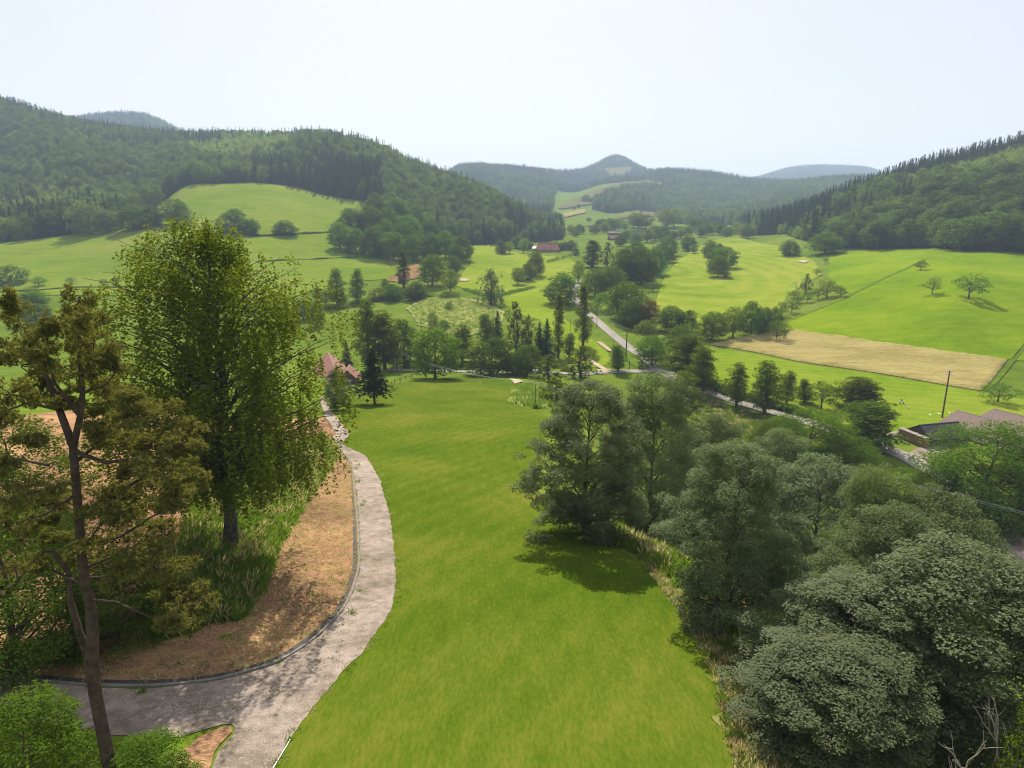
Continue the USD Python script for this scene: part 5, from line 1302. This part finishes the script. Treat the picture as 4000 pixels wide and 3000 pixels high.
def wires(pts, offs, label, sag=0.035, r=0.022):
    p = thing('power_line', (0, 0, 0), label=label, cat='power line')
    for o in offs:
        line = []
        for a, b in zip(pts[:-1], pts[1:]):
            a, b = np.asarray(a) + o, np.asarray(b) + o
            u = np.linspace(0, 1, 14)[:, None]
            s = a + (b - a) * u
            s[:, 2] -= 4 * sag * np.linalg.norm(b - a) * (u * (1 - u))[:, 0] * 0.5
            line.append(s if len(line) == 0 else s[1:])
        obj('wire', tube(np.vstack(line), r, 4), 'wire', p)
def above(vx, vy, h):
    q = at_h(vx, vy, h)
    return np.array([q[0], q[1], ground_z(q) + h])
W3 = [np.array([-0.9, 0, 0.3]), np.array([0, 0, 0.4]), np.array([0.9, 0, 0.3])]
wires([T4, T5, above(1790, 1000, 10), above(2060, 1070, 10), above(2300, 1130, 10)], W3, 'three sagging wires crossing the tree belt to the right')
wires([T1, above(1285, 668, 10), above(1262, 640, 10)], W3, 'three wires running along the valley road from the tall pole')

def blob(joints, bones, refine=0.09):
    import manifold3d as m3
    out = None
    for a, b in bones:
        (pa, r_a), (pb, r_b) = joints[a], joints[b]
        sp = [m3.Manifold.sphere(r_, 10).translate(list(map(float, p_))) for p_, r_ in ((pa, r_a), (pb, r_b))]
        hull = m3.Manifold.batch_hull(sp)
        out = hull if out is None else out + hull
    mm = out.refine_to_length(refine).to_mesh()
    t = trimesh.Trimesh(mm.vert_properties[:, :3], mm.tri_verts, process=True)
    trimesh.smoothing.filter_taubin(t, iterations=6)
    return t
def person(vx, vy, label, top, legs, face=0.0, pose='stand', hold=None):
    b = at(vx, vy)[0]
    p = thing('person', b, math.degrees(face), label=label, cat='person')
    k = 0.12 if pose == 'stride' else 0.0
    bend_ = 0.28 if pose == 'swing' else 0.03
    J = {'hip': ((0, 0, .95), .135), 'chest': ((0, bend_ * .6, 1.32), .155), 'neck': ((0, bend_ * .8, 1.50), .06), 'head': ((0, bend_, 1.64), .105),
         'hl': ((-.10, 0, .90), .095), 'hr': ((.10, 0, .90), .095), 'kl': ((-.12, k, .50), .065), 'kr': ((.12, -k, .50), .065), 'al': ((-.13, k * .6, .08), .045), 'ar': ((.13, -k * 1.6, .08), .045), 'tl': ((-.13, k * .6 + .16, .04), .035), 'tr': ((.13, -k * 1.6 + .16, .04), .035),
         'sl': ((-.20, bend_ * .65, 1.42), .065), 'sr': ((.20, bend_ * .65, 1.42), .065)}
    if pose == 'swing':
        J |= {'el': ((-.20, .36, 1.20), .045), 'er': ((.20, .36, 1.20), .045), 'wl': ((-.03, .52, .98), .035), 'wr': ((.03, .52, .96), .035)}
    else:
        J |= {'el': ((-.27, .02, 1.15), .045), 'er': ((.27, .02, 1.15), .045), 'wl': ((-.26, .12, .92), .035), 'wr': ((.26, .12, .92), .035)}
    bones = [('hip', 'chest'), ('chest', 'neck'), ('neck', 'head'), ('hip', 'hl'), ('hip', 'hr'), ('hl', 'kl'), ('kl', 'al'), ('al', 'tl'), ('hr', 'kr'), ('kr', 'ar'), ('ar', 'tr'), ('chest', 'sl'), ('chest', 'sr'), ('sl', 'el'), ('el', 'wl'), ('sr', 'er'), ('er', 'wr')]
    obj('body', blob(J, bones), 'skin', p, smooth=True)
    F = {n: (q, r * 1.12 + .012) for n, (q, r) in J.items()}
    obj('shirt', blob(F, [('hip', 'chest'), ('chest', 'sl'), ('chest', 'sr'), ('sl', 'el'), ('sr', 'er')]), top, p, smooth=True)
    obj('trousers', blob(F, [('hip', 'hl'), ('hip', 'hr'), ('hl', 'kl'), ('hr', 'kr'), ('kl', 'al'), ('kr', 'ar')]), legs, p, smooth=True)
    hp = np.array(J['head'][0])
    obj('hair', blob({'a': (hp + [0, -.02, .04], .105), 'b': (hp + [0, -.04, .0], .10)}, [('a', 'b')]), 'hair', p, smooth=True)
    if hold:
        w = np.array(J['wr'][0])
        obj('golf_club', tube([w, w + [0, .45, -.86]], [.014, .012], 5), 'metal_grey', p)
person(1943.6, 873.5, 'golfer in a white shirt and dark shorts, left of the three on the practice range', 'cloth_white', 'cloth_dark', 0.6, 'swing', True)
person(1946.8, 872.0, 'golfer in a green top and pale trousers beside the white shirted one', 'cloth_green', 'cloth_white', -0.4, 'stand')
person(1951.2, 873.5, 'golfer in white half hidden by the tall wooden pole', 'cloth_white', 'cloth_dark', 0.9, 'stand')
person(1223.4, 582.5, 'dark clothed golfer on the far fairway, left of two', 'cloth_dark', 'cloth_dark', 0.2, 'stride')
person(1230.4, 583.0, 'dark clothed golfer on the far fairway, right of two', 'cloth_dark', 'cloth_dark', -0.5, 'stand')
person(1626, 560.5, 'golfer in dark green on the striped fairway', 'cloth_green', 'cloth_dark', 0.0, 'stride')
tb = at(1963, 883)[0]
bag = thing('golf_trolley', tb, 30, label='pale golf bag on a trolley near the foot of the tall wooden pole', cat='golf trolley')
obj('bag', tube([[0, 0, 0.25], [0.05, 0.25, 0.7], [0.1, 0.5, 1.1]], [0.15, 0.16, 0.13], 10), 'cloth_white', bag, smooth=True)
for s in (-1, 1):
    w = trimesh.creation.cylinder(0.15, 0.05, sections=14)
    w.apply_transform(trimesh.transformations.rotation_matrix(math.pi / 2, [0, 1, 0])); w.apply_translation([s * 0.32, 0, 0.15])
    obj('wheel', w, 'cloth_dark', bag)
obj('axle', tube([[-0.32, 0, 0.15], [0.32, 0, 0.15]], 0.02, 5), 'metal_grey', bag)
obj('handle', tube([[0, 0.1, 0.3], [0.02, 0.7, 1.0], [0.02, 0.95, 1.05]], 0.018, 5), 'metal_grey', bag)
for i in range(3):
    obj('club_head', tube([[0.1 + i * .03, .5 + i * .02, 1.05], [0.12 + i * .03, .56 + i * .03, 1.32]], [.012, .035], 5), 'metal_grey', bag)
MATS = [(1956.8, 901, 'mat_green', 'deep green tee mat at the left end of the row'), (1978.8, 898.5, 'mat_green', 'second tee mat from the left, light green'), (2002, 896, 'mat_pale', 'middle tee mat, pale green'), (2022, 893.5, 'mat_pale', 'fourth tee mat, beside the foot of the tall pole'), (2043, 891.3, 'mat_pale', 'rightmost tee mat, right of the tall pole')]
for x, y, m, lab in MATS:
    b = at(x, y)[0]
    o = thing('tee_mat', b, -8, label=lab, cat='tee mat')
    obj('frame', box(0, 0, 0.09, 2.9, 1.7, 0.06), 'stone', o)
    obj('turf', box(0, 0, 0.135, 2.7, 1.5, 0.03), m, o)
def marker(vx, vy, h, label, mat='paint_white', name='marker_post', cat='marker'):
    b = at(vx, vy)[0]
    o = thing(name, b, label=label, cat=cat)
    obj('post', tube([[0, 0, -0.1], [0, 0, h]], 0.06, 6), mat, o)
    obj('cap', tube([[0, 0, h], [0, 0, h + 0.1], [0, 0, h + 0.14]], [0.1, 0.1, 0.04], 8), mat, o)
marker(1037, 834, 1.5, 'white post in the shadow on the far lawn')
marker(2005, 852, 0.9, 'white distance marker on the practice range')
fb = at(1022, 613)[0]
fl = thing('flagstick', fb, label='flagstick on the green beside the sand bunker', cat='flagstick')
obj('stick', tube([[0, 0, 0], [0, 0, 2.4]], 0.03, 5), 'paint_white', fl)
obj('flag', box(0.32, 0, 2.15, 0.6, 0.02, 0.4), 'flag_yellow', fl)
sb = at(1690, 689)[0]
sg = thing('tee_sign', sb, label='small white tee sign with dark post under the orchard trees', cat='sign')
obj('post', box(0, 0, 0.5, 0.12, 0.12, 1.0), 'timber_dark', sg)
obj('panel', box(0, -0.08, 1.2, 1.1, 0.06, 1.0), 'paint_white', sg)
kb = at(1384, 797)[0]
ks = thing('notice_board', kb, -8, label='dark roofed notice board on two posts at the junction', cat='notice board')
for s in (-1, 1):
    obj('post', box(s * 0.62, 0, 1.2, 0.18, 0.18, 2.5), 'timber_dark', ks)
obj('panel', box(0, 0, 1.55, 1.1, 0.08, 1.0), 'timber', ks)
obj('roof', slab((-1.5, 0, 3.1), (1.5, 0, 3.1), (1.5, -0.8, 2.5), (-1.5, -0.8, 2.5), 0.08), 'tile_dark', ks)
obj('roof', slab((-1.5, 0, 3.1), (1.5, 0, 3.1), (1.5, 0.8, 2.5), (-1.5, 0.8, 2.5), 0.08), 'tile_dark', ks)
r0, r1 = at(852, 828)[0], at(901, 823)[0]
dv = r1 - r0; rl_ = np.linalg.norm(dv[:2])
rf = thing('wooden_railing', r0, math.degrees(math.atan2(dv[1], dv[0])), label='long low wooden railing right of the lone spruce', cat='railing')
for i in range(5):
    obj('post', box(i * rl_ / 4, 0, 0.6, 0.16, 0.16, 1.4), 'timber_dark', rf)
for z in (0.75, 1.25):
    obj('rail', box(rl_ / 2, 0, z, rl_ + 0.3, 0.1, 0.16), 'timber', rf)
wp = at(626, 1602)[0]; wq = at(590, 1662)[0]
wd = wq - wp
rd_ = thing('white_rod', wp, label='thin white rod lying on the lawn edge at the bottom', cat='rod')
obj('shaft', tube([[0, 0, 0.06], wd + [0, 0, 0.06]], 0.022, 6), 'paint_white', rd_)
obj('tip', tube([[0, 0, 0.06], -wd * 0.03 + [0, 0, 0.06]], [0.03, 0.03], 6), 'paint_white', rd_)
# hedge banks on the left meadows
def hedge(name, line, w, h, label, seed, mat='leaf_dark'):
    r = np.random.default_rng(seed)
    line = bend(line, 200)
    n = int(len(line) * 34)
    i = r.integers(0, len(line) - 1, n)
    u = r.uniform(0, 1, (n, 1))
    p = line[i] * (1 - u) + line[i + 1] * u + r.normal(size=(n, 2)) * w * 0.3
    z = height(p[:, 0], p[:, 1]) + h * r.uniform(0, 1, n) * (0.4 + 0.9 * meshkit.noise(np.column_stack([p / 9.0, 0 * p[:, 0]]), seed))
    c = np.column_stack([p, z])
    obj(name, leaves(c, r.normal(size=c.shape) * 0.8 + [0, 0, 0.8], 0.9, r), mat, label=label, cat='hedge', kind='stuff')
hedge('hedge_bank', V((535, 511), (600, 510), (660, 506), (725, 503)), 3.5, 2.2, 'bushy dark hedge bank below the dome meadow', 1)
hedge('hedge_bank', V((555, 567), (620, 563), (700, 560), (775, 556)), 2.2, 1.2, 'thin dark bank line across the lower left meadow', 2)
hedge('hedge_bank', V((0, 632), (80, 628), (160, 622), (250, 622), (330, 620)), 2.5, 1.0, 'low bank line under the fruit trees of the left meadow', 3)
hedge('stream_hedge', V((660, 665), (720, 668), (800, 652), (860, 645), (930, 640)), 8, 3.0, 'ragged stream hedge along the left meadow', 4, 'leaf_broad')
hedge('stream_hedge', V((1005, 625), (1060, 640), (1110, 632), (1150, 622)), 5, 1.6, 'low hedge strip between green and fairway', 5, 'leaf_broad')
hedge('road_hedge', V((1490, 812), (1560, 848), (1640, 872), (1740, 900)), 4, 2.6, 'dark hedge along the far side of the road behind the alders', 6)
hedge('road_hedge', V((880, 795), (990, 792), (1100, 796), (1180, 800)), 4, 2.2, 'dark undergrowth along the lane behind the lawn maples', 7)
